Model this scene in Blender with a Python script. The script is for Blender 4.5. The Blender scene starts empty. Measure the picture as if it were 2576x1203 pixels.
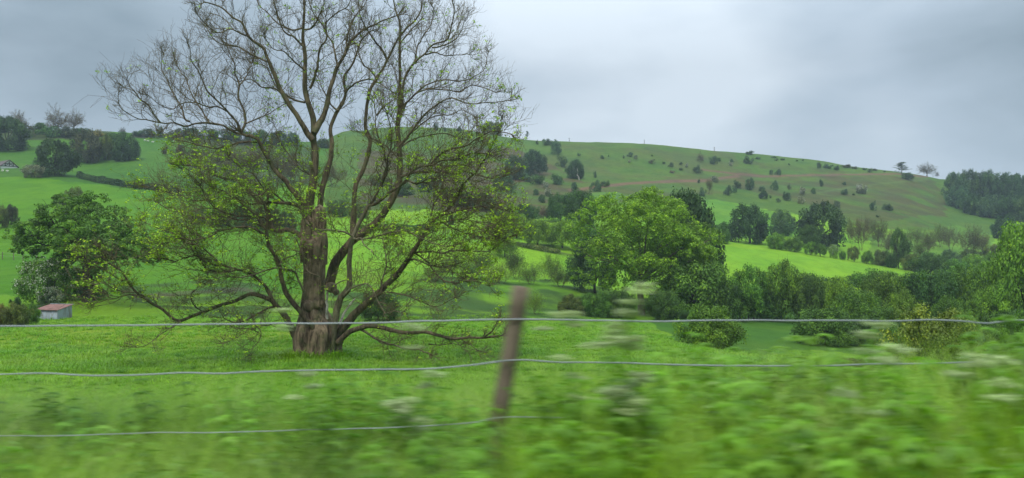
import bpy, math, random
import numpy as np
from mathutils import Vector

R = math.radians
rng = np.random.default_rng(11)
SC = bpy.context.scene
COL = SC.collection
F, CX, CY = 1860.4, 1288.0, 601.5      # focal length and centre of the 2576 x 1203 picture
ZC = 1.55                              # eye height over the verge

# ------------------------------------------------------------------ camera, light, exposure
cam_d = bpy.data.cameras.new('camera'); cam = bpy.data.objects.new('camera', cam_d); COL.objects.link(cam)
cam.location = (0, 0, ZC); cam.rotation_euler = (R(90), 0, 0)
cam_d.sensor_width = 36; cam_d.lens = 26.0; cam_d.clip_start = 0.05; cam_d.clip_end = 6000
cam_d.dof.use_dof = True; cam_d.dof.focus_distance = 52
cam_d.dof.aperture_fstop = 3.4; cam_d.dof.aperture_ratio = 0.11
SC.camera = cam

SUN_EL, SUN_AZ = R(58), R(200)         # high, thin cloud in front of it; behind the camera to the left
world = bpy.data.worlds.new('World'); SC.world = world; world.use_nodes = True
wt = world.node_tree; wt.nodes.clear()
def wn(t, **k):
    n = wt.nodes.new(t)
    for a, b in k.items(): setattr(n, a, b)
    return n
def wmath(op, a, b=None, c=None):
    n = wn('ShaderNodeMath', operation=op)
    for i, v in enumerate((a, b, c)):
        if v is None: continue
        if isinstance(v, (int, float)): n.inputs[i].default_value = v
        else: wt.links.new(v, n.inputs[i])
    return n.outputs[0]
sky = wn('ShaderNodeTexSky', sky_type='NISHITA'); sky.sun_disc = False
sky.sun_elevation = SUN_EL; sky.sun_rotation = SUN_AZ
tc = wn('ShaderNodeTexCoord')
def blob(px, py, rad):                  # broad lighter or darker part of the cloud deck, 0..1
    v = Vector(((px-CX)/F, 1, (CY-py)/F)).normalized()
    d = wn('ShaderNodeVectorMath', operation='DOT_PRODUCT'); wt.links.new(tc.outputs['Generated'], d.inputs[0])
    d.inputs[1].default_value = v
    m = wn('ShaderNodeMapRange', interpolation_type='SMOOTHSTEP')
    wt.links.new(d.outputs['Value'], m.inputs[0]); m.inputs[1].default_value = math.cos(R(rad)); m.inputs[2].default_value = 1.0
    return m.outputs[0]
mp = wn('ShaderNodeMapping'); mp.inputs['Scale'].default_value = (1.0, 1.0, 2.2); mp.inputs['Location'].default_value = (3.1, 0.4, 1.2)
wt.links.new(tc.outputs['Generated'], mp.inputs[0])
n1 = wn('ShaderNodeTexNoise'); n1.inputs['Scale'].default_value = 3.0; n1.inputs['Detail'].default_value = 4; n1.inputs['Roughness'].default_value = 0.42; n1.inputs['Distortion'].default_value = 0.6
wt.links.new(mp.outputs[0], n1.inputs['Vector'])
n2 = wn('ShaderNodeTexNoise'); n2.inputs['Scale'].default_value = 7.5; n2.inputs['Detail'].default_value = 5; n2.inputs['Roughness'].default_value = 0.5
wt.links.new(mp.outputs[0], n2.inputs['Vector'])
b = wmath('MULTIPLY_ADD', n1.outputs['Fac'], 0.62, 0.11)
b = wmath('MULTIPLY_ADD', n2.outputs['Fac'], 0.36, b)
b = wmath('MULTIPLY_ADD', blob(1500, 130, 17), 0.26, b)
b = wmath('MULTIPLY_ADD', blob(1900, 180, 22), 0.15, b)
b = wmath('MULTIPLY_ADD', blob(150, 120, 24), -0.20, b)
b = wmath('MULTIPLY_ADD', blob(2560, 190, 9), -0.16, b)
b = wmath('MULTIPLY_ADD', blob(2150, -60, 10), -0.10, b)
ramp = wn('ShaderNodeValToRGB'); ramp.color_ramp.elements[0].position = 0.25; ramp.color_ramp.elements[1].position = 0.95
ramp.color_ramp.elements[0].color = (0.205, 0.272, 0.322, 1); ramp.color_ramp.elements[1].color = (0.61, 0.69, 0.765, 1)
e = ramp.color_ramp.elements.new(0.6); e.color = (0.395, 0.478, 0.560, 1)
wt.links.new(b, ramp.inputs[0])
# an overcast sky brightens steadily towards the zenith
sep = wn('ShaderNodeSeparateXYZ'); wt.links.new(tc.outputs['Generated'], sep.inputs[0])
up = wn('ShaderNodeMapRange'); wt.links.new(sep.outputs['Z'], up.inputs[0])
up.inputs[1].default_value = 0.22; up.inputs[2].default_value = 1.0; up.inputs[3].default_value = 1.0; up.inputs[4].default_value = 3.2
cl = wn('ShaderNodeVectorMath', operation='SCALE'); wt.links.new(ramp.outputs[0], cl.inputs[0]); wt.links.new(up.outputs[0], cl.inputs['Scale'])
bg1 = wn('ShaderNodeBackground'); bg1.inputs['Strength'].default_value = 0.08; wt.links.new(sky.outputs[0], bg1.inputs[0])
bg2 = wn('ShaderNodeBackground'); bg2.inputs['Strength'].default_value = 0.82; wt.links.new(cl.outputs[0], bg2.inputs[0])
mx = wn('ShaderNodeMixShader'); mx.inputs[0].default_value = 0.93
wt.links.new(bg1.outputs[0], mx.inputs[1]); wt.links.new(bg2.outputs[0], mx.inputs[2])
wo = wn('ShaderNodeOutputWorld'); wt.links.new(mx.outputs[0], wo.inputs[0])

sd = bpy.data.lights.new('sun', 'SUN'); sun = bpy.data.objects.new('sun', sd); COL.objects.link(sun)
sd.energy = 1.5; sd.angle = R(10); sd.color = (1.0, 0.96, 0.88)
az = R(200)                              # compass direction of the sun measured from +Y clockwise
sv = Vector((math.sin(az)*math.cos(SUN_EL), math.cos(az)*math.cos(SUN_EL), math.sin(SUN_EL)))
sun.rotation_euler = (-sv).to_track_quat('-Z', 'Y').to_euler(); sun.location = (0, 0, 60)

SC.view_settings.view_transform = 'Standard'; SC.view_settings.look = 'None'
SC.view_settings.exposure = 0.55; SC.view_settings.gamma = 1; SC.view_settings.use_curve_mapping = False
SC.render.engine = 'CYCLES'
cy = SC.cycles
cy.use_denoising = True; cy.max_bounces = 6; cy.diffuse_bounces = 3; cy.glossy_bounces = 2; cy.transmission_bounces = 3
cy.volume_bounces = 0; cy.transparent_max_bounces = 6; cy.caustics_reflective = False; cy.caustics_refractive = False

# ------------------------------------------------------------------ helpers
def setp(o, label=None, cat=None, group=None, kind=None, color=None):
    if label: o['label'] = label
    if cat: o['category'] = cat
    if group: o['group'] = group
    if kind: o['kind'] = kind
    if color is not None: o.color = (color[0], color[1], color[2], 1)
    return o
def mesh_from(name, v, f, mat=None, attr=None, smooth=False):
    """v (N,3); f list of index arrays (each (M,k))"""
    me = bpy.data.meshes.new(name)
    v = np.asarray(v, dtype=np.float32)
    fs = [np.asarray(a, dtype=np.int32) for a in (f if isinstance(f, list) else [f]) if len(a)]
    loops = np.concatenate([a.ravel() for a in fs])
    tot = np.concatenate([np.full(len(a), a.shape[1], np.int32) for a in fs])
    start = np.concatenate([[0], np.cumsum(tot)[:-1]]).astype(np.int32)
    me.vertices.add(len(v)); me.vertices.foreach_set('co', v.ravel())
    me.loops.add(len(loops)); me.loops.foreach_set('vertex_index', loops)
    me.polygons.add(len(tot)); me.polygons.foreach_set('loop_start', start)
    me.update(calc_edges=True)
    me.polygons.foreach_set('use_smooth', np.full(len(tot), smooth))
    if attr:
        for k, a in attr.items():
            a = np.asarray(a, dtype=np.float32)
            if a.ndim == 1:
                t = me.attributes.new(k, 'FLOAT', 'POINT'); t.data.foreach_set('value', a)
            else:
                t = me.attributes.new(k, 'FLOAT_COLOR', 'POINT')
                t.data.foreach_set('color', np.c_[a, np.ones(len(a))].astype(np.float32).ravel())
    if mat: me.materials.append(mat)
    me.validate(); me.update()
    return me
def obj(name, me, parent=None, loc=None):
    o = bpy.data.objects.new(name, me); COL.objects.link(o)
    if parent: o.parent = parent
    if loc is not None: o.location = loc
    return o
def empty(name, loc=(0,0,0), rz=0):
    o = bpy.data.objects.new(name, None); COL.objects.link(o); o.location = loc; o.rotation_euler = (0,0,rz); o.empty_display_size = 0.3
    return o
def copy_tree(root):
    c = root.copy(); COL.objects.link(c)
    for ch in root.children:
        d = ch.copy(); COL.objects.link(d); d.parent = c
        for g in ch.children:
            e_ = g.copy(); COL.objects.link(e_); e_.parent = d
    return c
def nrm(a): return a/np.maximum(np.linalg.norm(a, axis=-1, keepdims=True), 1e-9)
def tubes(paths, rad, sides=5, rgn=rng):
    """paths (N,K,3), rad (N,K) -> verts, quads"""
    N, K, _ = paths.shape
    t = np.empty_like(paths); t[:, 1:-1] = paths[:, 2:]-paths[:, :-2]; t[:, 0] = paths[:, 1]-paths[:, 0]; t[:, -1] = paths[:, -1]-paths[:, -2]
    t = nrm(t); mean = nrm(paths[:, -1]-paths[:, 0])
    ref = rgn.normal(size=(N, 3)); ref -= mean*np.sum(ref*mean, -1, keepdims=True); ref = nrm(ref)[:, None, :]
    u = nrm(ref - t*np.sum(ref*t, -1, keepdims=True)); w = np.cross(t, u)
    a = np.arange(sides)/sides*2*np.pi
    ring = u[:, :, None, :]*np.cos(a)[None, None, :, None] + w[:, :, None, :]*np.sin(a)[None, None, :, None]
    v = paths[:, :, None, :] + ring*rad[:, :, None, None]
    idx = np.arange(N*K*sides).reshape(N, K, sides)
    a0 = idx[:, :-1]; a1 = idx[:, 1:]
    q = np.stack([a0, np.roll(a0, -1, 2), np.roll(a1, -1, 2), a1], -1).reshape(-1, 4)
    return v.reshape(-1, 3), q
class Acc:
    def __init__(s): s.v=[]; s.q=[]; s.t=[]; s.a=[]; s.n=0
    def add(s, v, q=None, t=None, a=None):
        v = np.asarray(v, float)
        s.v.append(v)
        if q is not None and len(q): s.q.append(np.asarray(q)+s.n)
        if t is not None and len(t): s.t.append(np.asarray(t)+s.n)
        s.a.append(np.full(len(v), 0.5) if a is None else np.asarray(a)); s.n += len(v)
    def mesh(s, name, mat, smooth=False):
        f = []
        if s.q: f.append(np.concatenate(s.q))
        if s.t: f.append(np.concatenate(s.t))
        return mesh_from(name, np.concatenate(s.v), f, mat, {'v': np.concatenate(s.a)}, smooth)
BOXF = np.array([[0,3,2,1],[4,5,6,7],[0,1,5,4],[1,2,6,5],[2,3,7,6],[3,0,4,7]])
def box(x0, x1, y0, y1, z0, z1):
    return np.array([[x0,y0,z0],[x1,y0,z0],[x1,y1,z0],[x0,y1,z0],[x0,y0,z1],[x1,y0,z1],[x1,y1,z1],[x0,y1,z1]], float)
def leaves(c, n, size, asp=0.6, rgn=rng, lay=0.35):
    """rhombic leaves: centres c (N,3), normals n (N,3), size (N,)"""
    N = len(c); n = nrm(n + rgn.normal(size=(N,3))*lay)
    u = rgn.normal(size=(N,3)); u -= n*np.sum(u*n, -1, keepdims=True); u = nrm(u); w = np.cross(n, u)
    s = size[:, None]
    v = np.stack([c-u*s*.5, c+w*s*.5*asp+n*s*.06, c+u*s*.5-n*s*.08, c-w*s*.5*asp+n*s*.06], 1).reshape(-1, 3)
    return v, np.arange(N*4).reshape(N, 4)
def pchip(x, y, xs):
    x = np.asarray(x, float); y = np.asarray(y, float); h = np.diff(x); dl = np.diff(y)/h
    m = np.zeros(len(x)); m[0] = dl[0]; m[-1] = dl[-1]
    for i in range(1, len(x)-1):
        if dl[i-1]*dl[i] > 0:
            w1 = 2*h[i]+h[i-1]; w2 = h[i]+2*h[i-1]; m[i] = (w1+w2)/(w1/dl[i-1]+w2/dl[i])
    i = np.clip(np.searchsorted(x, xs)-1, 0, len(x)-2); t = np.clip((xs-x[i])/h[i], 0, 1)
    return ((2*t**3-3*t**2+1)*y[i] + (t**3-2*t**2+t)*h[i]*m[i] + (-2*t**3+3*t**2)*y[i+1] + (t**3-t**2)*h[i]*m[i+1])
# smooth value noise for geometry
_tab = np.random.default_rng(5).random((256, 256))
def vnoise(x, y):
    xi = np.floor(x).astype(int); yi = np.floor(y).astype(int); fx = x-xi; fy = y-yi
    fx = fx*fx*(3-2*fx); fy = fy*fy*(3-2*fy)
    g = lambda a, b_: _tab[a & 255, b_ & 255]
    return (g(xi,yi)*(1-fx)+g(xi+1,yi)*fx)*(1-fy)+(g(xi,yi+1)*(1-fx)+g(xi+1,yi+1)*fx)*fy
def fbm(x, y, o=4):
    s = 0; a = .5
    for k in range(o): s = s+a*(vnoise(x*2**k+17*k, y*2**k+31*k)-.5); a *= .5
    return s

# ------------------------------------------------------------------ materials
def mat_new(name):
    m = bpy.data.materials.new(name); m.use_nodes = True; nt = m.node_tree; nt.nodes.clear(); return m, nt
class NT:
    def __init__(s, nt): s.nt = nt
    def n(s, t, **k):
        x = s.nt.nodes.new(t)
        for a, b_ in k.items(): setattr(x, a, b_)
        return x
    def l(s, a, b_): s.nt.links.new(a, b_)
    def math(s, op, a, b_=None, clamp=False):
        n = s.n('ShaderNodeMath', operation=op); n.use_clamp = clamp
        for i, v in enumerate((a, b_)):
            if v is None: continue
            if isinstance(v, (int, float)): n.inputs[i].default_value = v
            else: s.l(v, n.inputs[i])
        return n.outputs[0]
    def noise(s, scale, detail=3, rough=.5, vec=None, dist=0):
        n = s.n('ShaderNodeTexNoise'); n.inputs['Scale'].default_value = scale; n.inputs['Detail'].default_value = detail
        n.inputs['Roughness'].default_value = rough; n.inputs['Distortion'].default_value = dist
        if vec is not None: s.l(vec, n.inputs['Vector'])
        return n.outputs['Fac']
    def mr(s, v, a, b_, c=0., d=1., smooth=True):
        n = s.n('ShaderNodeMapRange'); n.interpolation_type = 'SMOOTHSTEP' if smooth else 'LINEAR'
        s.l(v, n.inputs[0])
        for i, q in zip((1,2,3,4), (a,b_,c,d)): n.inputs[i].default_value = q
        return n.outputs[0]
    def mix(s, f, a, b_, mode='MIX'):
        n = s.n('ShaderNodeMix', data_type='RGBA', blend_type=mode)
        for i, v in zip((0, 6, 7), (f, a, b_)):
            if isinstance(v, (int, float)): n.inputs[i].default_value = v
            elif isinstance(v, tuple): n.inputs[i].default_value = (*v, 1)
            else: s.l(v, n.inputs[i])
        return n.outputs[2]
    def pos(s, sx=1, sy=1, sz=1):
        g = s.n('ShaderNodeNewGeometry'); m = s.n('ShaderNodeMapping'); m.inputs['Scale'].default_value = (sx, sy, sz)
        s.l(g.outputs['Position'], m.inputs[0]); return m.outputs[0]
    def out(s, col, rough=.7, spec=.3, bump=None, bstr=.5, bdist=.05, transl=0, metal=0):
        p = s.n('ShaderNodeBsdfPrincipled')
        if isinstance(col, tuple): p.inputs['Base Color'].default_value = (*col, 1)
        else: s.l(col, p.inputs['Base Color'])
        if isinstance(rough, (int, float)): p.inputs['Roughness'].default_value = rough
        else: s.l(rough, p.inputs['Roughness'])
        p.inputs['Specular IOR Level'].default_value = spec; p.inputs['Metallic'].default_value = metal
        if bump is not None:
            bn = s.n('ShaderNodeBump'); bn.inputs['Strength'].default_value = bstr; bn.inputs['Distance'].default_value = bdist
            s.l(bump, bn.inputs['Height']); s.l(bn.outputs[0], p.inputs['Normal'])
        o = s.n('ShaderNodeOutputMaterial'); sh = p.outputs[0]
        if transl:
            t = s.n('ShaderNodeBsdfTranslucent')
            c2 = s.mix(1.0, col, (1.15, 1.25, .55), 'MULTIPLY') if not isinstance(col, tuple) else None
            if c2 is None: t.inputs[0].default_value = (*col, 1)
            else: s.l(c2, t.inputs[0])
            m = s.n('ShaderNodeMixShader'); m.inputs[0].default_value = transl; s.l(sh, m.inputs[1]); s.l(t.outputs[0], m.inputs[2]); sh = m.outputs[0]
        s.l(sh, o.inputs[0])
def leaf_mat(name, lo=.5, hi=1.75, warm=(1.35, 1.12, .6), transl=.20, rough=.55):
    m, nt = mat_new(name); N = NT(nt)
    oi = N.n('ShaderNodeObjectInfo'); at = N.n('ShaderNodeAttribute', attribute_name='v')
    f = N.mr(at.outputs['Fac'], 0, 1, lo, hi, False)
    sc = N.n('ShaderNodeVectorMath', operation='SCALE'); N.l(oi.outputs['Color'], sc.inputs[0]); N.l(f, sc.inputs['Scale'])
    w = N.mr(at.outputs['Fac'], .55, 1, 0, 1)
    c = N.mix(w, sc.outputs[0], N.mix(1.0, sc.outputs[0], warm, 'MULTIPLY'))
    nz = N.noise(.35, 2, .5, N.pos()); c = N.mix(N.mr(nz, .35, .7, 0, .35), c, N.mix(1.0, c, (1.25, 1.05, .75), 'MULTIPLY'))
    N.out(c, rough, .25, transl=transl)
    return m
def bark_mat(name, c1, c2, moss=0.0, scale=1.0):
    m, nt = mat_new(name); N = NT(nt)
    p = N.pos(1, 1, .18)
    a = N.noise(9*scale, 6, .65, p, .6); b_ = N.noise(1.6*scale, 3, .5, N.pos())
    c = N.mix(N.mr(a, .35, .68), c1, c2)
    c = N.mix(N.mr(b_, .45, .7, 0, .45), c, tuple(x*1.5 for x in c2))
    if moss: c = N.mix(N.mr(N.noise(2.2, 4, .6, N.pos()), .48, .62, 0, moss), c, (.07, .10, .03))
    N.out(c, .85, .15, bump=a, bstr=.9, bdist=.06)
    return m
M = {}
M['leaf'] = leaf_mat('leaf_green')
M['leaf_soft'] = leaf_mat('leaf_spring', .5, 1.9, (1.35, 1.12, .5), .28)
M['blossom'] = leaf_mat('may_blossom', .7, 1.15, (1, 1, .95), .15)
M['bark'] = bark_mat('bark_grey_brown', (.042, .032, .021), (.17, .13, .08), .45)
M['bark_trunk'] = bark_mat('bark_old_trunk', (.045, .032, .021), (.27, .20, .13), .35, .8)
M['bark_dark'] = bark_mat('bark_dark', (.018, .015, .012), (.06, .05, .038), .25)
M['bark_pale'] = bark_mat('bark_pale', (.085, .070, .042), (.24, .205, .13), .35)
M['deadwood'] = bark_mat('dead_wood', (.22, .19, .15), (.60, .56, .48))
M['twig'] = bark_mat('twig_bark', (.055, .042, .025), (.18, .14, .075))

# ------------------------------------------------------------------ terrain
NEAR = [(0,0.0),(4.4,0.0),(7,-.55),(10,-1.2),(15,-2.2),(22,-3.25)]      # distance, height over the verge
COLS = {
 -300: [(36,898),(50,829),(62,802),(75,735),(100,690),(130,600),(170,500),(200,452),(250,395),(290,345),(300,338)],
 0:   [(36,898),(50,829),(62,800),(75,738),(100,690),(130,600),(170,500),(200,450),(250,392),(290,338),(300,330)],
 200: [(36,898),(50,830),(62,798),(70,745),(95,712),(130,620),(170,520),(200,462),(240,425),(280,362),(310,328)],
 420: [(36,898),(50,833),(65,790),(80,748),(95,716),(130,640),(170,545),(205,478),(240,430),(290,372),(330,340)],
 760: [(36,898),(50,836),(65,796),(85,748),(105,700),(140,620),(165,575),(190,530),(240,450),(300,395),(350,360)],
 880: [(36,898),(50,838),(65,798),(85,755),(105,700),(135,630),(165,575),(195,530),(245,460),(320,390),(390,332)],
 1000:[(36,898),(50,840),(65,800),(85,762),(105,700),(130,660),(155,610),(175,575),(205,530),(250,470),(330,400),(420,322)],
 1100:[(36,898),(50,842),(65,802),(85,770),(105,708),(125,680),(150,612),(175,575),(205,530),(250,470),(330,410),(440,327)],
 1350:[(36,897),(50,850),(65,815),(85,790),(110,722),(130,690),(160,615),(185,590),(220,540),(280,480),(360,420),(450,357)],
 1613:[(36,898),(50,853),(65,830),(85,806),(98,792),(115,745),(140,700),(170,630),(210,560),(280,490),(350,440),(450,366)],
 1850:[(36,908),(50,884),(65,864),(80,828),(95,803),(115,770),(135,715),(185,618),(215,598),(260,540),(300,500),(380,440),(460,386)],
 2050:[(36,925),(50,896),(65,874),(80,838),(95,810),(115,775),(140,715),(170,655),(200,625),(250,570),(300,515),(380,450),(450,405)],
 2250:[(36,942),(50,910),(65,882),(80,850),(95,815),(115,780),(140,740),(165,692),(200,660),(240,610),(290,545),(350,490),(430,432)],
 2450:[(36,942),(50,910),(65,882),(80,850),(95,820),(120,775),(150,720),(185,682),(230,640),(280,588),(330,545),(390,490),(440,450)],
 2900:[(36,930),(50,905),(65,880),(80,850),(95,822),(120,780),(150,730),(185,690),(230,645),(280,592),(330,550),(390,495),(440,458)],
}
DS = np.concatenate([np.linspace(0, 60, 121)[:-1], np.linspace(60, 480, 421), np.linspace(490, 3500, 120)])
XS = np.arange(-900, 3501, 20)
_prof = []
for x in sorted(COLS):
    c = COLS[x]; d = [a for a, _ in NEAR]+[a for a, _ in c]; z = [b_ for _, b_ in NEAR]+[ZC-(y-CY)/F*a for a, y in c]
    dl, zl = d[-1], z[-1]
    d += [dl+50, dl+140, dl+500, 3600]; z += [zl-2.5, zl-14, zl-55, zl-75]
    _prof.append(pchip(d, z, DS))
_prof = np.array(_prof); _cx = np.array(sorted(COLS))
GRID = np.empty((len(XS), len(DS)))
for j in range(len(DS)): GRID[:, j] = pchip(_cx, _prof[:, j], np.clip(XS, _cx[0], _cx[-1]))
GRID = np.maximum(GRID, -25)
def H0(X, Y):
    X = np.asarray(X, float); Y = np.asarray(Y, float)
    Yp = np.maximum(Y, .01); px = np.clip(CX+F*X/np.maximum(Yp, np.abs(X)*.8), XS[0], XS[-1])
    a = (px-XS[0])/20; i = np.clip(a.astype(int), 0, len(XS)-2); fa = a-i
    j = np.clip(np.searchsorted(DS, Yp, side='right')-1, 0, len(DS)-2); fb = np.clip((Yp-DS[j])/(DS[j+1]-DS[j]), 0, 1)
    z = (GRID[i,j]*(1-fa)+GRID[i+1,j]*fa)*(1-fb)+(GRID[i,j+1]*(1-fa)+GRID[i+1,j+1]*fa)*fb
    return np.where(Y <= 0, 0.0, z)
def H(X, Y):
    X = np.asarray(X, float); Y = np.asarray(Y, float)
    z = H0(X, Y); r = np.hypot(X, Y)
    amp = np.clip((r-9)/40, 0, 1)
    z = z + amp*.30*fbm(X/5, Y/5, 3)
    mound = np.exp(-((Y-74)/12.)**2)*np.clip((Y-50)/10, 0, 1)*(X < 8)
    z = z + mound*1.5*np.maximum(fbm(X/7+9, Y/5, 3), -.1)
    z = z + np.clip((r-200)/150, 0, 1)*1.6*fbm(X/30, Y/24, 4)
    return z
_gd = np.concatenate([np.linspace(3, 60, 400), np.linspace(60.3, 480, 1400)])
def ground_at(px, py):
    u = (px-CX)/F; z = H(u*_gd, _gd); yp = CY-F*(z-ZC)/_gd
    crest = int(np.argmin(np.where(_gd > 60, yp, 1e9)))
    k = np.nonzero(yp[:crest+1] <= py)[0]
    i = k[0] if len(k) else crest
    d = _gd[i]; return float(u*d), float(d), float(z[i])

rr = np.concatenate([np.geomspace(.35, 6, 30)[:-1], np.geomspace(6, 60, 120)[:-1], np.linspace(60, 480, 250)[:-1], np.geomspace(480, 2600, 22)])
th = np.concatenate([np.linspace(-180, -42, 60)[:-1], np.linspace(-42, 42, 640)[:-1], np.linspace(42, 180, 60)[:-1]])
TH, RR = np.meshgrid(np.radians(th), rr, indexing='ij')
GX = RR*np.sin(TH); GY = RR*np.cos(TH); GZ = H(GX, GY)
n_t, n_r = GX.shape
idx = np.arange(n_t*n_r).reshape(n_t, n_r); i1 = np.roll(idx, -1, 0)
q = np.stack([idx[:, :-1], i1[:, :-1], i1[:, 1:], idx[:, 1:]], -1).reshape(-1, 4)[:, ::-1]
gv = np.c_[GX.ravel(), GY.ravel(), GZ.ravel()]
gv = np.r_[gv, [[0, 0, 0]]]; tri = np.stack([idx[:, 0], np.full(n_t, len(gv)-1), i1[:, 0]], -1)[:, ::-1]
# land cover, surveyed where each patch lies, plus shade painted into the right-hand hollow
PY_ = np.maximum(gv[:, 1], .5); PX = CX+F*gv[:, 0]/PY_; PPY = CY-F*(gv[:, 2]-ZC)/PY_
front = gv[:, 1] > 8
jx = fbm(gv[:, 0]/9, gv[:, 1]/9, 4)*44; jy = fbm(gv[:, 0]/8+50, gv[:, 1]/8, 4)*26
def inpoly(poly, soft=True):
    x = PX+(jx if soft else 0); y = PPY+(jy if soft else 0)
    ins = np.zeros(len(x), bool); n = len(poly)
    for i in range(n):
        x1, y1 = poly[i]; x2, y2 = poly[(i+1) % n]
        if y1 == y2: continue
        ins ^= ((y1 > y) != (y2 > y)) & (x < (x2-x1)*(y-y1)/(y2-y1)+x1)
    return ins & front
col = np.empty((len(gv), 3)); col[:] = (.118, .250, .014)
dd = gv[:, 1]
def paint(mask, c, amt=1.0, nz=None):
    w = (mask*1.0)*amt
    if nz is not None: w = w*np.clip((fbm(gv[:,0]/nz, gv[:,1]/nz, 4)+.12)*5, 0, 1)
    col[:] = col*(1-w[:, None])+np.array(c)*w[:, None]
paint((dd > 115) & front, (.160, .335, .016), .9)
paint(inpoly([(-300,740),(-300,440),(760,440),(760,740)]), (.066, .185, .007), .9)
paint(inpoly([(-300,452),(0,450),(100,445),(200,460),(430,480),(760,470),(1000,440),(1100,300),(-300,250)]), (.045,.130,.014), .9)
paint(inpoly([(820,530),(1100,532),(1340,560),(1480,520),(1740,508),(1990,538),(2200,575),(2330,590),(2480,590),(3400,600),(3400,300),(2400,380),(1430,300),(820,290)]), (.066,.135,.018), 1)
paint(inpoly([(900,380),(1300,370),(1450,450),(1500,500),(1430,545),(900,525)]), (.075,.055,.032), .8, 14)
paint(inpoly([(1440,462),(1560,445),(1850,440),(2250,436),(2340,450),(2385,505),(2365,565),(2250,578),(2140,550),(2000,500),(1850,475),(1700,505),(1500,500)]), (.082,.056,.030), .40, 16)
paint(inpoly([(1850,400),(2100,425),(2360,455),(2380,540),(2200,560),(1850,470)]), (.066,.056,.026), .6, 12)
paint(inpoly([(1340,355),(1850,385),(1850,440),(1480,450),(1340,400)]), (.075,.092,.030), .6, 18)
paint(inpoly([(330,300),(800,300),(800,352),(620,345),(330,345)]), (.050,.042,.030), .9)
paint(inpoly([(480,345),(800,340),(790,470),(620,470),(480,430)]), (.050,.060,.028), .8, 12)
paint(inpoly([(-100,300),(330,300),(260,345),(0,350)]), (.045,.060,.028), .8)
paint(inpoly([(1735,508),(1800,502),(1900,520),(1990,548),(2010,590),(1800,605),(1725,560)], False), (.095,.23,.022), 1)
paint(inpoly([(2180,590),(2330,582),(2420,570),(2490,590),(2520,650),(2200,650)]), (.095,.20,.022), .9)
paint(inpoly([(1480,490),(1560,482),(1560,508),(1480,518)]), (.08,.18,.03), .9)
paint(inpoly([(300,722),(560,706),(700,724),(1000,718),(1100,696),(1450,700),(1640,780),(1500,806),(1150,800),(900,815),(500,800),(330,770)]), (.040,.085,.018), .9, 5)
paint(inpoly([(330,742),(620,722),(640,732),(330,752)], False), (.10,.085,.055), .6)
paint(inpoly([(1640,812),(1700,860),(1850,880),(2100,888),(2240,900),(2700,930),(2700,700),(2250,740),(1900,770),(1650,780)]), (.045,.125,.016), .85)  # dark bank below the stream hedge: shade put into the ground colour
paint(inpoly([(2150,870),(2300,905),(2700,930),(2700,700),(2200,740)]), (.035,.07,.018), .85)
paint(inpoly([(-300,828),(760,838),(700,880),(-300,872)]), (.175,.265,.022), .75)
paint(inpoly([(860,840),(1280,850),(1300,880),(860,890)]), (.15,.26,.02), .5)
def strip(line, w, c, amt):
    d = np.full(len(gv), 1e9)
    for (x1,y1),(x2,y2) in zip(line[:-1], line[1:]):
        t = np.clip(((PX-x1)*(x2-x1)+(PPY+jy*.15-y1)*(y2-y1))/((x2-x1)**2+(y2-y1)**2), 0, 1)
        d = np.minimum(d, np.hypot(PX-x1-t*(x2-x1), (PPY+jy*.15-y1-t*(y2-y1))*3))
    paint(front*np.clip(1.6-d/w, 0, 1), c, amt)
strip([(1440,478),(1540,466),(1620,459),(1780,454),(1852,444)], 9, (.15,.088,.062), .9)
strip([(1770,427),(1850,438),(1920,444),(2060,441),(2250,437),(2330,445)], 6, (.15,.088,.062), .85)
strip([(2060,484),(2150,470),(2330,452)], 6, (.09,.15,.04), .6)
strip([(1800,866),(1860,884),(1950,892)], 9, (.035,.065,.02), .9)
strip([(1690,860),(1780,888),(1900,905)], 7, (.09,.23,.02), .5)
strip([(1280,610),(1400,635),(1500,655)], 8, (.05,.07,.03), .8)
strip([(1350,452),(1250,460),(1150,470)], 8, (.13,.085,.06), .6)

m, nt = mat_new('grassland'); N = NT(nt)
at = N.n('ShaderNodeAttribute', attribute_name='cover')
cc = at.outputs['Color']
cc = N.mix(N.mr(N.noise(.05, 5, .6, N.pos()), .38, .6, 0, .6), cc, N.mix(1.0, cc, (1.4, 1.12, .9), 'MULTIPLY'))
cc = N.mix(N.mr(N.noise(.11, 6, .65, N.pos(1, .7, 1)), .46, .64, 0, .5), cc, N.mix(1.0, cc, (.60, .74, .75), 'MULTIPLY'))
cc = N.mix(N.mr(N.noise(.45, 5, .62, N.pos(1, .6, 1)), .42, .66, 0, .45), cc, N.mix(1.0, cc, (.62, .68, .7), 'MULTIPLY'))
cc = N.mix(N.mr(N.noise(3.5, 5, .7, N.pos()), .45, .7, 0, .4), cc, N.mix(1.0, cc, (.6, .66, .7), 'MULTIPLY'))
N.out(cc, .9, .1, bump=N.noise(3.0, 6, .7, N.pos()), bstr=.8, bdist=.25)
M['ground'] = m
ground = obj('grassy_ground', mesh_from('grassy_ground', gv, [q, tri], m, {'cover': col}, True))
setp(ground, 'rolling green pasture rising from the roadside to the hillside', kind='structure')

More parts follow.
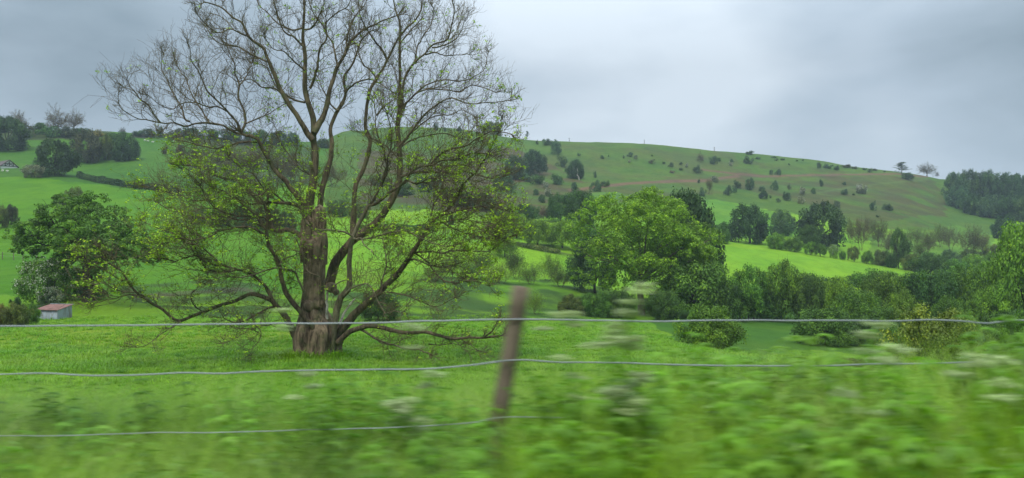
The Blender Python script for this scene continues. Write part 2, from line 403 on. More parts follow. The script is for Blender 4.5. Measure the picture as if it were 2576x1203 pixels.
def grass_mat(name, c1, c2, c3, transl=.35, straw=1.1):
    m, nt = mat_new(name); N = NT(nt)
    oi = N.n('ShaderNodeObjectInfo'); at = N.n('ShaderNodeAttribute', attribute_name='v')
    p = N.pos()
    c = N.mix(N.mr(N.noise(.30, 4, .6, p), .38, .62), c1, c2)
    c = N.mix(N.mr(N.noise(.9, 4, .6, p), .5, .68), c, c3)
    f = N.mr(oi.outputs['Random'], 0, 1, .75, 1.25, False); f = N.math('MULTIPLY', f, N.mr(at.outputs['Fac'], 0, 1, .75, 1.25, False))
    sc = N.n('ShaderNodeVectorMath', operation='SCALE'); N.l(c, sc.inputs[0]); N.l(f, sc.inputs['Scale'])
    st = N.math('GREATER_THAN', oi.outputs['Random'], straw)
    N.out(N.mix(N.math('MULTIPLY', st, .7), sc.outputs[0], (.42, .40, .20)), .42, .45, transl=transl)
    return m
M['grass'] = grass_mat('grass_blades', (.155,.335,.010), (.220,.375,.016), (.090,.235,.010))
M['grass_v'] = grass_mat('verge_grass_blades', (.115,.250,.006), (.27,.44,.016), (.34,.46,.08), straw=.96)
M['nettle'] = grass_mat('nettle_leaves', (.060,.165,.006), (.155,.33,.012), (.20,.34,.04))
M['umbel'] = grass_mat('cow_parsley_flowers', (.34,.42,.19), (.44,.52,.26), (.27,.38,.14), .3)

def blades(n, h, w, spread, lean, seg=3, rg=rng):
    A = Acc()
    for k in range(n):
        a = rg.uniform(0, 2*np.pi); rr_ = spread*math.sqrt(rg.random()); b0 = np.array([rr_*math.cos(a), rr_*math.sin(a), 0])
        a2 = a+rg.normal()*.8; l = lean*rg.uniform(.3, 1.3); hh = h*rg.uniform(.55, 1.1)
        dr = np.array([math.cos(a2), math.sin(a2), 0]); sd_ = np.array([-math.sin(a2), math.cos(a2), 0])*w*rg.uniform(.6, 1.3)
        t = np.linspace(0, 1, seg+1)
        c = b0+dr[None]*(l*hh*(t**2))[:, None]+np.array([0,0,1])[None]*(hh*(t-.28*l*t**3))[:, None]
        wd = (1-t**1.6)*.5+.02
        v = np.empty((2*(seg+1), 3)); v[0::2] = c-sd_*wd[:, None]; v[1::2] = c+sd_*wd[:, None]
        i = np.arange(seg)*2
        A.add(v, np.stack([i, i+1, i+3, i+2], -1), a=np.full(len(v), rg.random()))
    return A
def scatter(name, pts, yaw, scl, src, tilt=None):
    """one object that stands copies of the source mesh on its points"""
    N_ = len(pts)
    me = bpy.data.meshes.new(name); me.vertices.add(N_); me.vertices.foreach_set('co', np.asarray(pts, np.float32).ravel())
    rot = np.zeros((N_, 3), np.float32); rot[:, 2] = yaw
    if tilt is not None: rot[:, :2] = tilt
    a = me.attributes.new('rot', 'FLOAT_VECTOR', 'POINT'); a.data.foreach_set('vector', rot.ravel())
    scl = np.asarray(scl, np.float32); scl = np.repeat(scl[:, None], 3, 1) if scl.ndim == 1 else scl
    a = me.attributes.new('scl', 'FLOAT_VECTOR', 'POINT'); a.data.foreach_set('vector', np.ascontiguousarray(scl).ravel())
    me.update()
    o = obj(name, me)
    g = bpy.data.node_groups.new(name, 'GeometryNodeTree')
    g.interface.new_socket('Geometry', in_out='INPUT', socket_type='NodeSocketGeometry')
    g.interface.new_socket('Geometry', in_out='OUTPUT', socket_type='NodeSocketGeometry')
    gi = g.nodes.new('NodeGroupInput'); go = g.nodes.new('NodeGroupOutput')
    ip = g.nodes.new('GeometryNodeInstanceOnPoints'); oi = g.nodes.new('GeometryNodeObjectInfo')
    oi.inputs['Object'].default_value = src; oi.inputs['As Instance'].default_value = True
    r_ = g.nodes.new('GeometryNodeInputNamedAttribute'); r_.data_type = 'FLOAT_VECTOR'; r_.inputs[0].default_value = 'rot'
    s_ = g.nodes.new('GeometryNodeInputNamedAttribute'); s_.data_type = 'FLOAT_VECTOR'; s_.inputs[0].default_value = 'scl'
    e2r = g.nodes.new('FunctionNodeEulerToRotation')
    g.links.new(gi.outputs[0], ip.inputs['Points']); g.links.new(oi.outputs['Geometry'], ip.inputs['Instance'])
    g.links.new(r_.outputs['Attribute'], e2r.inputs[0]); g.links.new(e2r.outputs[0], ip.inputs['Rotation'])
    g.links.new(s_.outputs['Attribute'], ip.inputs['Scale']); g.links.new(ip.outputs[0], go.inputs[0])
    md = o.modifiers.new('scatter', 'NODES'); md.node_group = g
    return o
def source(name, me): return bpy.data.objects.new(name, me)     # never linked: only its geometry is used

def field_pts(n, d0, d1, umax=.78):
    d = 1/rng.uniform(1/d1, 1/d0, n); u = rng.uniform(-umax, umax, n); X = u*d
    return np.c_[X, d, H(X, d)-.02]
for k, (n, d0, d1, s0, s1) in enumerate([(52000, 4.6, 46, .09, .20), (26000, 30, 92, .12, .26)]):
    p = field_pts(n, d0, d1); keep = ~((np.hypot(p[:,0]+9.55, p[:,1]-36) < .9))
    qx = CX+F*p[:,0]/p[:,1]; qy = CY-F*(p[:,2]-ZC)/p[:,1]+30*fbm(p[:,0]/4, p[:,1]/4, 3)
    keep &= qy > np.where(qx > 1600, np.interp(qx, [1600, 1700, 1850, 2100, 2400], [800, 862, 884, 892, 925]), 800)
    p = p[keep]; nz = fbm(p[:,0]/3, p[:,1]/3, 3)
    s = rng.uniform(s0, s1, len(p))*(1+1.3*np.clip(nz, -.4, .6))*(1+1.0*np.exp(-((np.hypot(p[:,0]+9.55, p[:,1]-36)-1.2)/.5)**2))
    src = source('grass_tuft_source', blades(16, 1.0, .10, .55, .8, 2).mesh('grass_tuft_source', M['grass']))
    o = scatter('pasture_grass', p, rng.uniform(0, 6.28, len(p)), np.c_[s*1.2, s*1.2, s], src)
    setp(o, ['lush green pasture grass around the old tree', 'further pasture grass beyond the old tree'][k], 'grass', kind='stuff')

# ------------------------------------------------------------------ branch growth shared by every tree
def grow(base, dirn, length, K, wig, up, rg=rng, curl=0.0):
    N_ = len(base); P = np.empty((N_, K, 3)); P[:, 0] = base; d = nrm(dirn); st = (length/(K-1))[:, None]
    ax = nrm(rg.normal(size=(N_, 3)))
    for k in range(1, K):
        d = nrm(d+rg.normal(size=(N_, 3))*wig+np.array([0, 0, up])+np.cross(ax, d)*curl)
        P[:, k] = P[:, k-1]+d*st
    return P
def spawn(P, Rd, M_, t0, ang, up, rg=rng, outc=None, outw=0.0, t1=1.0):
    N_, K, _ = P.shape
    t = (t0+(t1-t0)*(np.arange(M_)[None]+rg.random((N_, M_)))/M_)
    a = t*(K-1); i = np.clip(a.astype(int), 0, K-2); f = (a-i)[..., None]; n_ = np.arange(N_)[:, None]
    b0 = P[n_, i]*(1-f)+P[n_, i+1]*f; r = Rd[n_, i]*(1-f[..., 0])+Rd[n_, i+1]*f[..., 0]
    tg = nrm(P[n_, i+1]-P[n_, i]); rd = rg.normal(size=tg.shape); rd[..., 2] += up
    rd = nrm(rd-tg*np.sum(rd*tg, -1, keepdims=True))
    if outc is not None:
        o_ = nrm(b0-outc); rd = nrm(rd+o_*outw)
    A_ = np.radians(rg.uniform(ang[0], ang[1], (N_, M_)))[..., None]
    return b0.reshape(-1, 3), nrm(tg*np.cos(A_)+rd*np.sin(A_)).reshape(-1, 3), r.ravel(), t.ravel()
def taper(r0, r1, K, p=1.0):
    t = np.linspace(0, 1, K)**p
    return r0[:, None]*(1-t)+r1[:, None]*t
def smooth_path(pts, step):
    pts = np.asarray(pts, float); L = np.r_[0, np.cumsum(np.linalg.norm(np.diff(pts, axis=0), axis=1))]
    n_ = max(4, int(L[-1]/step)); s = np.linspace(0, L[-1], n_)
    P = np.r_[[2*pts[0]-pts[1]], pts, [2*pts[-1]-pts[-2]]]
    i = np.clip(np.searchsorted(L, s, side='right')-1, 0, len(pts)-2); t = ((s-L[i])/(L[i+1]-L[i]))[:, None]
    p0, p1, p2, p3 = P[i], P[i+1], P[i+2], P[i+3]
    return .5*((2*p1)+(-p0+p2)*t+(2*p0-5*p1+4*p2-p3)*t**2+(-p0+3*p1-3*p2+p3)*t**3), s/L[-1]

# ------------------------------------------------------------------ the old tree in the field
TD = 36.0
tx, ty, tz = (795-CX)/F*TD, TD, float(H((795-CX)/F*TD, TD))
old = empty('old_tree', (tx, ty, tz))
setp(old, 'huge old tree in spring, almost leafless, many limbs fanning from one thick trunk', 'tree')
ORI = np.array([tx, ty, tz])
def P2W(x, y, off):
    d = TD+off+0*np.asarray(x, float); return np.stack([(x-CX)/F*d, d, ZC+(CY-y)/F*d], -1)-ORI
# (name, start width, end width, depth at start, depth at end, points in the 2576 frame)
LIMBS = [
 ('A',34,7,.2,.6,[(776,640),(771,590),(772,545),(780,500),(789,450),(792,400),(788,350),(787,300),(772,249),(766,210),(769,150),(763,90),(764,45),(766,0),(762,-45)]),
 ('B',19,4,.2,-1.5,[(787,352),(769,330),(748,291),(712,240),(691,192),(670,141),(661,120),(628,93),(610,58),(586,45),(560,20),(515,6),(505,10)]),
 ('B2',7,2.5,-1,-3,[(628,93),(604,84),(580,72),(552,84),(530,72),(498,40)]),
 ('B3',8,3,0,2,[(712,240),(690,222),(655,218),(630,200),(600,205),(575,190)]),
 ('B4',8,3,0,1.5,[(670,155),(640,140),(600,120),(560,112),(535,95),(520,70)]),
 ('B5',9,3,.2,2.5,[(766,258),(740,250),(700,225),(670,170),(640,160)]),
 ('C',20,4,.2,2.2,[(790,335),(803,310),(817,285),(829,225),(841,192),(850,165),(868,138),(883,105),(910,78),(940,63),(972,48),(1000,40)]),
 ('C1',9,3,.8,2,[(850,168),(843,135),(835,105),(822,84),(808,60),(796,48),(780,10),(776,-30)]),
 ('C2',11,3,.2,-1.5,[(780,222),(787,208),(799,162),(806,120),(820,99),(821,60),(844,36),(874,15),(890,-20)]),
 ('C3',8,3,1,3,[(868,138),(873,100),(880,70),(895,40),(915,15),(935,-25)]),
 ('C4',8,2.5,0,-2,[(766,75),(785,70),(800,45),(812,20),(820,-30)]),
 ('C5',8,2.5,0,2,[(763,70),(735,75),(700,60),(672,30),(650,10),(640,-30)]),
 ('C6',9,3,0,-1,[(764,118),(740,95),(715,80),(700,40),(688,0),(680,-30)]),
 ('C7',7,3,.3,-2,[(769,180),(745,160),(715,130),(690,125),(668,100)]),
 ('D',24,5,0,1.5,[(800,600),(804,520),(811,470),(823,430),(832,400),(834,352),(833,318),(850,279),(868,240),(866,192),(886,162),(901,120),(915,95),(935,78)]),
 ('D1',9,3,.8,-1,[(868,236),(880,220),(900,206),(931,201),(960,212),(985,230)]),
 ('D2',8,3,.6,2.5,[(850,279),(835,265),(815,230),(800,195)]),
 ('E',20,5,1.5,2.5,[(888,590),(889,532),(894,466),(914,427),(926,388),(930,350),(920,315),(925,262),(931,225),(947,198),(965,171),(974,150),(989,120),(1001,96),(1022,72),(1043,54),(1062,20),(1060,-20)]),
 ('E1',10,3,2.2,1,[(974,152),(965,132),(956,117),(932,90),(915,60),(905,30),(900,-20)]),
 ('E2',8,3,2.2,4,[(947,198),(935,180),(915,165),(905,140),(897,110)]),
 ('F',36,5,1.8,1.2,[(828,720),(834,690),(843,661),(861,635),(885,607),(918,584),(947,559),(972,527),(991,493),(1002,466),(1007,442),(1004,382),(1001,320),(1004,276),(1005,210),(1006,150),(1007,105),(1007,60),(995,24),(986,-20)]),
 ('F1',12,4,1.3,-.5,[(1003,295),(1012,270),(1014,225),(1019,192),(1034,168),(1052,150),(1070,135),(1088,114),(1124,99),(1137,62),(1142,24),(1136,-5)]),
 ('F2',7,2.5,0,-2,[(1088,120),(1105,118),(1125,112),(1145,100),(1160,78),(1168,56)]),
 ('F3',7,2.5,1,3,[(1007,108),(1022,90),(1040,70),(1058,50),(1066,20),(1075,-10)]),
 ('F4',7,2.5,1,0,[(1070,138),(1095,132),(1110,138),(1135,140),(1165,138),(1180,136)]),
 ('F5',8,3,1.2,2,[(1034,170),(1045,150),(1050,120),(1062,95),(1085,60),(1090,20)]),
 ('F6',8,2.5,1.6,3.5,[(947,290),(965,270),(985,255),(1003,243)]),
 ('G',26,13,-.35,-1.4,[(836,880),(838,856),(842,820),(846,790),(857,752),(876,725),(880,695),(877,663),(882,622),(890,594),(898,577),(919,532),(930,515)]),
 ('G1',10,4,-1.4,-2.5,[(927,518),(941,502),(950,484),(962,451),(974,418),(978,390),(985,360),(983,320),(975,290)]),
 ('G2',12,4,-1.4,-3.5,[(928,517),(947,512),(977,487),(1001,472),(1022,454),(1034,433),(1060,420),(1082,415),(1118,403),(1150,402),(1190,385),(1230,388)]),
 ('G3',8,3.5,-1.4,-2.6,[(889,596),(870,586),(850,582),(820,578),(805,584),(787,577),(766,556),(758,529),(752,505)]),
 ('G4',8,3,-1.4,-3.5,[(890,600),(905,603),(940,598),(965,590),(992,583),(1022,581),(1043,592),(1070,604),(1105,617),(1140,618)]),
 ('G5',6,3.5,-1.6,-2.6,[(900,600),(909,600),(916,616),(934,631),(941,642)]),
 ('G6',7,3,-1.3,-3,[(868,742),(880,728),(895,722),(918,713),(932,722),(941,736),(953,763),(963,780),(974,788),(990,783),(1007,786)]),
 ('G7',7,3,-1.4,-3.2,[(1022,453),(1050,462),(1075,452),(1100,448),(1130,455)]),
 ('H',30,9,0,-2.2,[(850,862),(860,832),(873,813),(895,788),(920,765),(942,745),(968,721),(1001,688),(1022,658),(1043,628),(1061,602),(1080,568),(1094,553),(1118,536),(1135,517),(1148,500)]),
 ('H1',9,3,-2.2,-3.8,[(1145,504),(1150,490),(1157,475),(1181,448),(1199,433),(1215,408),(1226,388),(1240,362),(1256,330),(1262,305)]),
 ('H2',8,3,-1.6,.5,[(1075,578),(1084,560),(1088,526),(1100,496),(1102,460),(1110,430)]),
 ('H3',9,3.5,-1,-3.5,[(1026,652),(1042,638),(1082,633),(1112,636),(1148,630),(1180,631),(1217,633),(1240,628)]),
 ('H4',7,3,-1,-2.5,[(1015,668),(1037,653),(1061,658),(1082,669),(1121,673),(1150,690)]),
 ('H5',8,4,-.4,1,[(958,728),(963,700),(972,667),(968,630),(962,600)]),
 ('H6',7,3,-2,-4,[(1096,552),(1112,543),(1130,537),(1160,530),(1196,521),(1241,521),(1275,530)]),
 ('H7',7,2.5,-1.4,-4.5,[(1080,568),(1105,562),(1130,556),(1170,552),(1205,560),(1240,572)]),
 ('H8',7,3,-2,0,[(1148,502),(1160,498),(1185,496),(1210,505),(1240,512)]),
 ('I',19,6,-.5,-4,[(851,862),(862,850),(879,835),(907,824),(934,819),(962,824),(1001,834),(1028,838),(1067,835),(1109,844),(1136,853),(1172,850),(1217,850),(1240,846),(1262,844)]),
 ('I1',7,3,-3.6,-4.6,[(1214,851),(1228,842),(1240,830),(1247,818),(1251,806)]),
 ('I2',10,4,-1,-3.5,[(905,828),(922,838),(941,850),(962,860),(992,869),(1022,878),(1052,880),(1079,889)]),
 ('I3',4,2,-3,-4,[(1158,852),(1180,866),(1208,884)]),
 ('I4',4,2,-2,-3.5,[(1079,866),(1110,868),(1140,864),(1165,872)]),
 ('J',27,9,-.3,-1.6,[(757,862),(743,842),(730,818),(716,795),(701,775),(687,758),(675,735),(662,714),(641,695)]),
 ('J1',9,4,-1.6,-3.6,[(642,696),(620,686),(590,676),(560,668),(524,664),(500,647),(482,644),(458,652),(440,657),(420,652)]),
 ('J2',8,3,-2.2,-4,[(595,678),(575,684),(545,684),(524,678),(513,668),(502,650),(490,620),(470,600),(445,585)]),
 ('J3',7,2.5,-3,-1,[(560,668),(530,640),(500,618),(470,612),(440,590),(400,575),(365,560)]),
 ('K',20,9,-.6,-2.2,[(812,880),(806,862),(797,840),(782,815),(765,795),(748,776),(732,757),(719,736),(713,712),(709,696),(704,666),(684,633),(673,608),(670,577),(673,553),(667,520),(655,495)]),
 ('K1',7,3,-2.2,-4,[(672,556),(664,547),(640,544),(610,544),(580,540),(545,525),(520,500),(505,470)]),
 ('K2',10,3.5,-2.2,-4.5,[(673,598),(661,588),(644,578),(625,571),(598,571),(580,577),(548,580),(539,591),(510,600),(488,604),(455,600),(420,610)]),
 ('K3',7,3,-2.2,-1.2,[(704,668),(712,655),(735,643),(756,638)]),
 ('K4',7,2.5,-2.2,-4,[(670,580),(655,560),(630,530),(590,500),(560,480),(530,470),(495,440),(470,425)]),
 ('L',20,10,.5,1.8,[(780,612),(748,588),(724,578),(700,581),(684,576),(676,540),(672,500)]),
 ('L1',9,3,1.5,3,[(684,577),(660,570),(630,555),(600,552),(560,545),(520,550),(470,535),(430,530),(395,510)]),
 ('M',22,10,.4,-1,[(782,560),(767,520),(754,502),(736,478),(721,457),(694,433),(679,409),(661,376),(649,352),(634,343),(612,340),(604,330)]),
 ('M1',10,3,-1,-2.5,[(606,334),(602,322),(596,307),(572,280),(545,253),(524,232),(510,205),(500,180),(480,150),(478,120)]),
 ('M2',10,3,-1,.5,[(606,332),(617,313),(614,280),(600,247),(602,211),(592,190),(590,160),(575,130),(570,100)]),
 ('M3',9,2.5,-1,-4,[(604,338),(585,330),(560,316),(524,310),(490,312),(465,318),(434,310),(404,309),(370,302),(350,300),(323,286),(302,268),(296,240)]),
 ('M4',6,2.5,-3,-4,[(404,309),(388,290),(379,272),(365,258),(353,250),(340,232),(326,215),(318,200)]),
 ('M5',7,2.5,-2,-.5,[(477,306),(465,300),(458,272),(445,252),(434,232),(420,200),(405,170),(408,140)]),
 ('M6',6,2.5,-1,1,[(617,312),(640,302),(677,286),(700,270),(715,262)]),
 ('M7',7,2.5,-2,1.5,[(528,311),(515,290),(498,262),(480,235),(470,200),(452,180),(440,155)]),
 ('M8',6,2.5,-1,-3,[(574,282),(550,270),(520,268),(490,258),(460,260),(430,275),(400,262),(375,240)]),
 ('M9',6,2.5,-1,1,[(602,215),(618,195),(630,165),(640,140)]),
 ('N',9,3,.5,3,[(652,360),(644,357),(605,358),(575,368),(545,374),(520,370),(480,360),(440,350),(410,330)]),
 ('O',13,4,.5,2.5,[(768,535),(748,517),(715,511),(685,509),(655,512),(625,480),(602,452),(569,450),(536,439),(506,420),(480,417),(455,415)]),
 ('O1',8,3,1,3.5,[(655,512),(625,512),(590,500),(550,500),(500,505),(460,495),(410,480),(370,470)]),
 ('O2',7,3,1,-1,[(715,508),(690,488),(660,470),(640,440),(610,425),(580,400)]),
 ('P',9,3.5,-.8,-3,[(700,772),(684,772),(662,782),(645,791),(620,806),(600,811),(584,810),(560,800)]),
 ('P1',5,2,-2,-3.5,[(636,800),(640,815),(656,835),(652,856),(640,872),(629,889)]),
 ('P2',4,2,-2,-4,[(652,838),(630,828),(608,842),(590,852),(570,862)]),
 ('P3',5,2,-2,-4.5,[(690,812),(672,820),(655,818),(640,826),(600,826)]),
 ('Q',14,6,-1,-5,[(690,760),(668,748),(640,740),(610,748),(584,760),(551,769),(512,784),(476,799),(455,807),(437,802),(410,781),(380,763),(359,748),(335,727),(318,703),(299,679),(270,660)]),
 ('Q1',5,2,-4.6,-5.5,[(370,755),(350,745),(325,742),(290,750),(265,756),(240,762)]),
 ('Q2',4,2,-4,-5,[(455,808),(440,820),(428,826),(401,842),(385,858),(365,869),(344,874)]),
 ('Q3',5,2,-4.8,-6,[(345,735),(320,735),(290,728),(262,712),(235,715)]),
 ('Q4',5,2,-4.5,-5.5,[(318,703),(305,705),(280,690),(240,668),(215,655)]),
 ('Q5',5,2,-2,-3,[(510,784),(490,770),(480,745),(500,720),(520,700)]),
 ('RR',9,3,-1,-3.5,[(765,735),(752,706),(741,686),(723,679),(700,675),(684,677),(662,682),(640,690),(600,698),(565,695),(530,705)]),
 ('S',8,5,-1.6,-2.2,[(806,770),(805,735),(807,702),(795,692),(776,686),(765,663),(759,636),(750,612),(745,600)]),
 ('T',12,8,-.2,-.5,[(822,805),(822,780),(822,752),(824,738),(827,724)]),
 ('T2',6,3,-.5,-1.5,[(824,728),(836,722),(845,716),(858,708),(870,704),(880,698)]),
 ('U',12,6,.6,1.2,[(852,828),(858,805),(870,780),(884,762),(893,752)]),
 ('V',12,6,1,2,[(1008,446),(1030,437),(1070,432),(1110,434),(1140,436),(1170,432),(1200,440),(1230,448),(1262,446)]),
 ('W1',8,3,1.2,-1.5,[(1005,300),(1015,275),(1031,249),(1046,236),(1064,228),(1087,224),(1112,225),(1135,228),(1157,231),(1172,222),(1187,213),(1217,220),(1245,232)]),
 ('W2',8,3,1.2,3.5,[(1004,282),(1025,255),(1050,232),(1070,216),(1097,204),(1121,201),(1145,203),(1160,204),(1187,195),(1214,180),(1222,165),(1226,140)]),
 ('W3',10,3,1,-2,[(1003,370),(1018,352),(1040,325),(1055,305),(1070,285),(1097,264),(1120,250),(1136,246),(1155,252),(1172,258),(1196,261),(1226,258),(1255,258),(1283,252)]),
 ('W4',7,3,1.3,3,[(1010,360),(1035,335),(1052,318),(1082,297),(1112,288),(1130,290),(1148,282),(1165,278),(1190,290)]),
 ('W5',7,2.5,1,3,[(1006,372),(1040,350),(1080,340),(1120,335),(1160,350),(1200,352)]),
 ('X',9,3.5,-1.6,-2,[(958,470),(970,440),(974,421),(967,395),(962,370),(952,345),(944,315),(947,291),(940,260)]),
 ('Y',8,3,-2,-4.5,[(1082,415),(1100,395),(1130,375),(1165,370),(1200,350),(1240,330),(1290,340)]),
 ('Z1',7,3,0,3,[(1004,400),(985,380),(960,360),(930,345),(900,330)]),
 ('Z2',7,3,-1,-4,[(1100,552),(1140,575),(1180,588),(1220,585),(1260,600),(1290,592)]),
 ('Z3',7,3,-1,-4.5,[(1040,635),(1070,655),(1110,700),(1150,712),(1190,705),(1230,720)]),
 ('Z4',6,2.5,-1,-3.5,[(930,752),(970,735),(1020,742),(1060,760),(1100,770),(1140,750)]),
 ('Z5',7,3,1,3,[(805,470),(780,440),(750,420),(720,380),(700,350),(690,310)]),
]
PALE = {'G':1,'G3':1,'G4':1,'G5':1,'G6':1,'RR':1,'H3':1,'H4':1,'H5':1,'T2':1,'J':0}
all_limb = []
for nm, w0, w1, o0, o1, pts in LIMBS:
    pts = np.array(pts, float); n_ = len(pts)
    L = np.r_[0, np.cumsum(np.hypot(*np.diff(pts, axis=0).T))]; L /= L[-1]
    W = P2W(pts[:, 0], pts[:, 1], o0+(o1-o0)*L); w0 *= .82 if w0 > 12 else .66; w1 *= .62
    P, s = smooth_path(W, .16)
    k = np.arange(len(P)); amp = .028*np.clip(k/4, 0, 1)
    P = P+np.stack([fbm(s*14+(sum(map(ord, nm)) % 97), s*0+j*7.7, 3)*amp*4.0 for j in range(3)], -1)
    r = (w0*(1-s**.8)+w1*s**.8)/2/F*TD*(1+.18*fbm(s*20+3, s*0+len(pts), 3)*2)
    r = np.maximum(r, .009)
    big = w0 > 9
    if nm == 'G': r[:12] *= np.linspace(.6, 1, 12)
    v, qd = tubes(P[None], r[None], 12 if big else 7)
    tip = len(P)-1; A = Acc(); A.add(v, qd)
    sd_ = 12 if big else 7; e_i = len(v)-sd_
    A.add(P[-1:]+nrm(P[-1:]-P[-2:-1])*r[-1], None); A.t.append(np.array([[e_i+i, e_i+(i+1) % sd_, len(v)] for i in range(sd_)]))
    mt = M['bark_pale'] if PALE.get(nm) else (M['deadwood'] if nm in ('T', 'U') else M['bark'])
    o = obj('limb', A.mesh('limb', mt, True), old)
    if nm == 'T': o['label'] = 'bleached dead stub leaning against the main trunk'
    if nm == 'G': o['label'] = 'smooth pale upright limb right of the trunk'
    if nm == 'I': o['label'] = 'long low limb stretching right just above the grass'
    if nm == 'Q': o['label'] = 'long low limb sweeping left and curving up at its tip'
    all_limb.append((nm, P, r, w1))
# trunk: lofted, fluted column with root flare
rings = [(912,136,794),(900,116,795),(888,110,795),(870,108,796),(850,112,797),(832,110,797),(815,96,797),(795,74,791),(775,60,787),(745,54,787),(710,53,790),(675,54,790),(645,56,789),(620,54,789),(606,44,789)]
ys = np.linspace(912, 606, 70); ra = np.array(rings, float)[::-1]
wv = np.interp(ys, ra[:, 0], ra[:, 1]); cxv = np.interp(ys, ra[:, 0], ra[:, 2])
na = 72; ang = np.arange(na)/na*2*np.pi; V = []
for y, w_, c in zip(ys, wv, cxv):
    ce = P2W(c, y, 0.0); lowf = np.clip((y-640)/200, .25, 1)
    fl = 1+.13*lowf*np.sin(ang*5+1.3+(y-900)*.006)*1.0+.07*lowf*np.sin(ang*11+(y-900)*.02+.7)+.10*fbm(ang*5.5, ang*0+y/60, 3)+.05*fbm(ang*16, ang*0+y/25, 2)
    flare = 1+.22*np.clip((y-888)/24, 0, 1)*np.maximum(0, np.sin(ang*6+.4))
    r = w_/2/F*TD*fl*flare*1.0
    V.append(np.stack([ce[0]+r*np.cos(ang), ce[1]+r*np.sin(ang)*.92, np.full(na, ce[2])], -1))
V = np.concatenate(V); ii = np.arange(len(ys)*na).reshape(-1, na); a0, a1 = ii[:-1], ii[1:]
qd = np.stack([a0, np.roll(a0, -1, 1), np.roll(a1, -1, 1), a1], -1).reshape(-1, 4)
A = Acc(); A.add(V, qd); top = V[-na:].mean(0)+[0, 0, .12]; A.add([top]); A.t.append(np.array([[ii[-1, i], ii[-1, (i+1) % na], len(V)] for i in range(na)]))
# burrs and the snapped right-hand stem above the fork
for (bx, by, br) in [(778,770,17),(800,765,15),(833,723,15),(760,845,22),(845,735,9)]:
    c = P2W(bx, by, -.45); th_ = np.linspace(0, np.pi, 9); r0 = br/F*TD
    S = np.array([[r0*math.sin(t)*math.cos(a), r0*.7*math.sin(t)*math.sin(a), r0*.9*math.cos(t)] for t in th_ for a in ang[::5]])
    S = S*(1+.25*fbm(S[:, :1]*9, S[:, 2:]*9, 2))+c; m_ = len(ang[::5]); jj = np.arange(9*m_).reshape(9, m_)
    A.add(S, np.stack([jj[:-1], jj[1:], np.roll(jj[1:], -1, 1), np.roll(jj[:-1], -1, 1)], -1).reshape(-1, 4))
trunk = obj('trunk', A.mesh('trunk', M['bark_trunk'], True), old)
def stub(pts, w0, w1, o0, mt, lab=None):
    W = P2W(np.array(pts, float)[:, 0], np.array(pts, float)[:, 1], o0); P, s = smooth_path(W, .12)
    r = (w0*(1-s)+w1*s)/2/F*TD*(1+.14*fbm(s*9, s*0+w0, 3)*2); A = Acc(); v, qd = tubes(P[None], r[None], 16); A.add(v, qd)
    A.add(P[-1:]+[0.05, 0, r[-1]*.7]); e_i = len(v)-16; A.t.append(np.array([[e_i+i, e_i+(i+1) % 16, len(v)] for i in range(16)]))
    o = obj('limb', A.mesh('limb', mt, True), old)
    if lab: o['label'] = lab
stub([(801,665),(803,620),(803,580),(803,545),(801,526)], 44, 33, .1, M['bark_trunk'], 'snapped upright stem ending in a broken top')
stub([(774,660),(771,620),(771,580),(773,550)], 36, 28, .0, M['bark_trunk'])

crown_c = P2W(795, 560, 0)
L1b, L1d, L1r, L1L = [], [], [], []
for nm, P, r, w1 in all_limb:
    if nm in ('T', 'U', 'T2', 'S', 'G5'): continue
    Ls = np.linalg.norm(P[-1]-P[0]); big = r[0] > .13
    t0 = .42 if big else .08
    if nm in ('I', 'Q'): t0 = .35
    if nm in ('A','C','D','E','F','B'): t0 = .5
    if nm == 'G': continue
    n_ = max(3, int(np.linalg.norm(np.diff(P, axis=0), axis=1).sum()*(1-t0)*3.6))
    b0, dr, rr_, t = spawn(P[None], r[None], n_, t0, (28, 78), .5, outc=crown_c, outw=.3)
    low = b0[:, 2] < (ZC+(CY-690)/F*TD-ORI[2])
    ln = rng.uniform(.5, 2.3, n_)*(1.12-.5*t)*np.where(low, .62, 1)
    L1b.append(b0); L1d.append(dr); L1r.append(np.minimum(rr_*.5, .017)); L1L.append(ln)
    # the tip itself forks
    tg = nrm(P[-1]-P[-3]); k = 4
    L1b.append(np.repeat(P[-1:], k, 0)); L1d.append(nrm(tg+rng.normal(size=(k, 3))*.45)); L1r.append(np.full(k, r[-1]*.8)); L1L.append(rng.uniform(.4, .85, k))
for nm, P, r, w1 in all_limb:          # long thin shoots that fill the lower crown
    yy = CY-F*((P+ORI)[:, 2]-ZC)/(P+ORI)[:, 1]; ok = (yy > 395) & (yy < 800)
    if ok.sum() < 6 or nm in ('T', 'U', 'T2', 'I2', 'I'): continue
    i0, i1 = np.nonzero(ok)[0][[0, -1]]; seg = P[i0:i1+1]; n_ = int(len(seg)*.16*1.9)+1
    a_, d_, q_, t_ = spawn(seg[None], r[None, i0:i1+1], n_, 0, (25, 85), .55, outc=crown_c, outw=.25)
    L1b.append(a_); L1d.append(d_); L1r.append(np.full(n_, .013)); L1L.append(rng.uniform(.7, 2.3, n_)*np.where(nm == 'Q', .5, 1))
b0 = np.concatenate(L1b); dr = np.concatenate(L1d); r0 = np.concatenate(L1r); ln = np.concatenate(L1L)
P1 = grow(b0, dr, ln, 9, .17, .045, curl=.09); R1 = taper(r0, np.full(len(r0), .006), 9)
v1 = tubes(P1, R1, 5)
b0, dr, rr_, t = spawn(P1, R1, 6, .12, (30, 72), .35, outc=crown_c, outw=.3)
l2 = np.repeat(ln, 6)*rng.uniform(.35, .80, len(b0))*(1.15-.45*t)
P2_ = grow(b0, dr, l2, 6, .17, .07, curl=.10); R2 = taper(np.minimum(rr_*.7, .0085), np.full(len(b0), .0048), 6)
v2 = tubes(P2_, R2, 4)
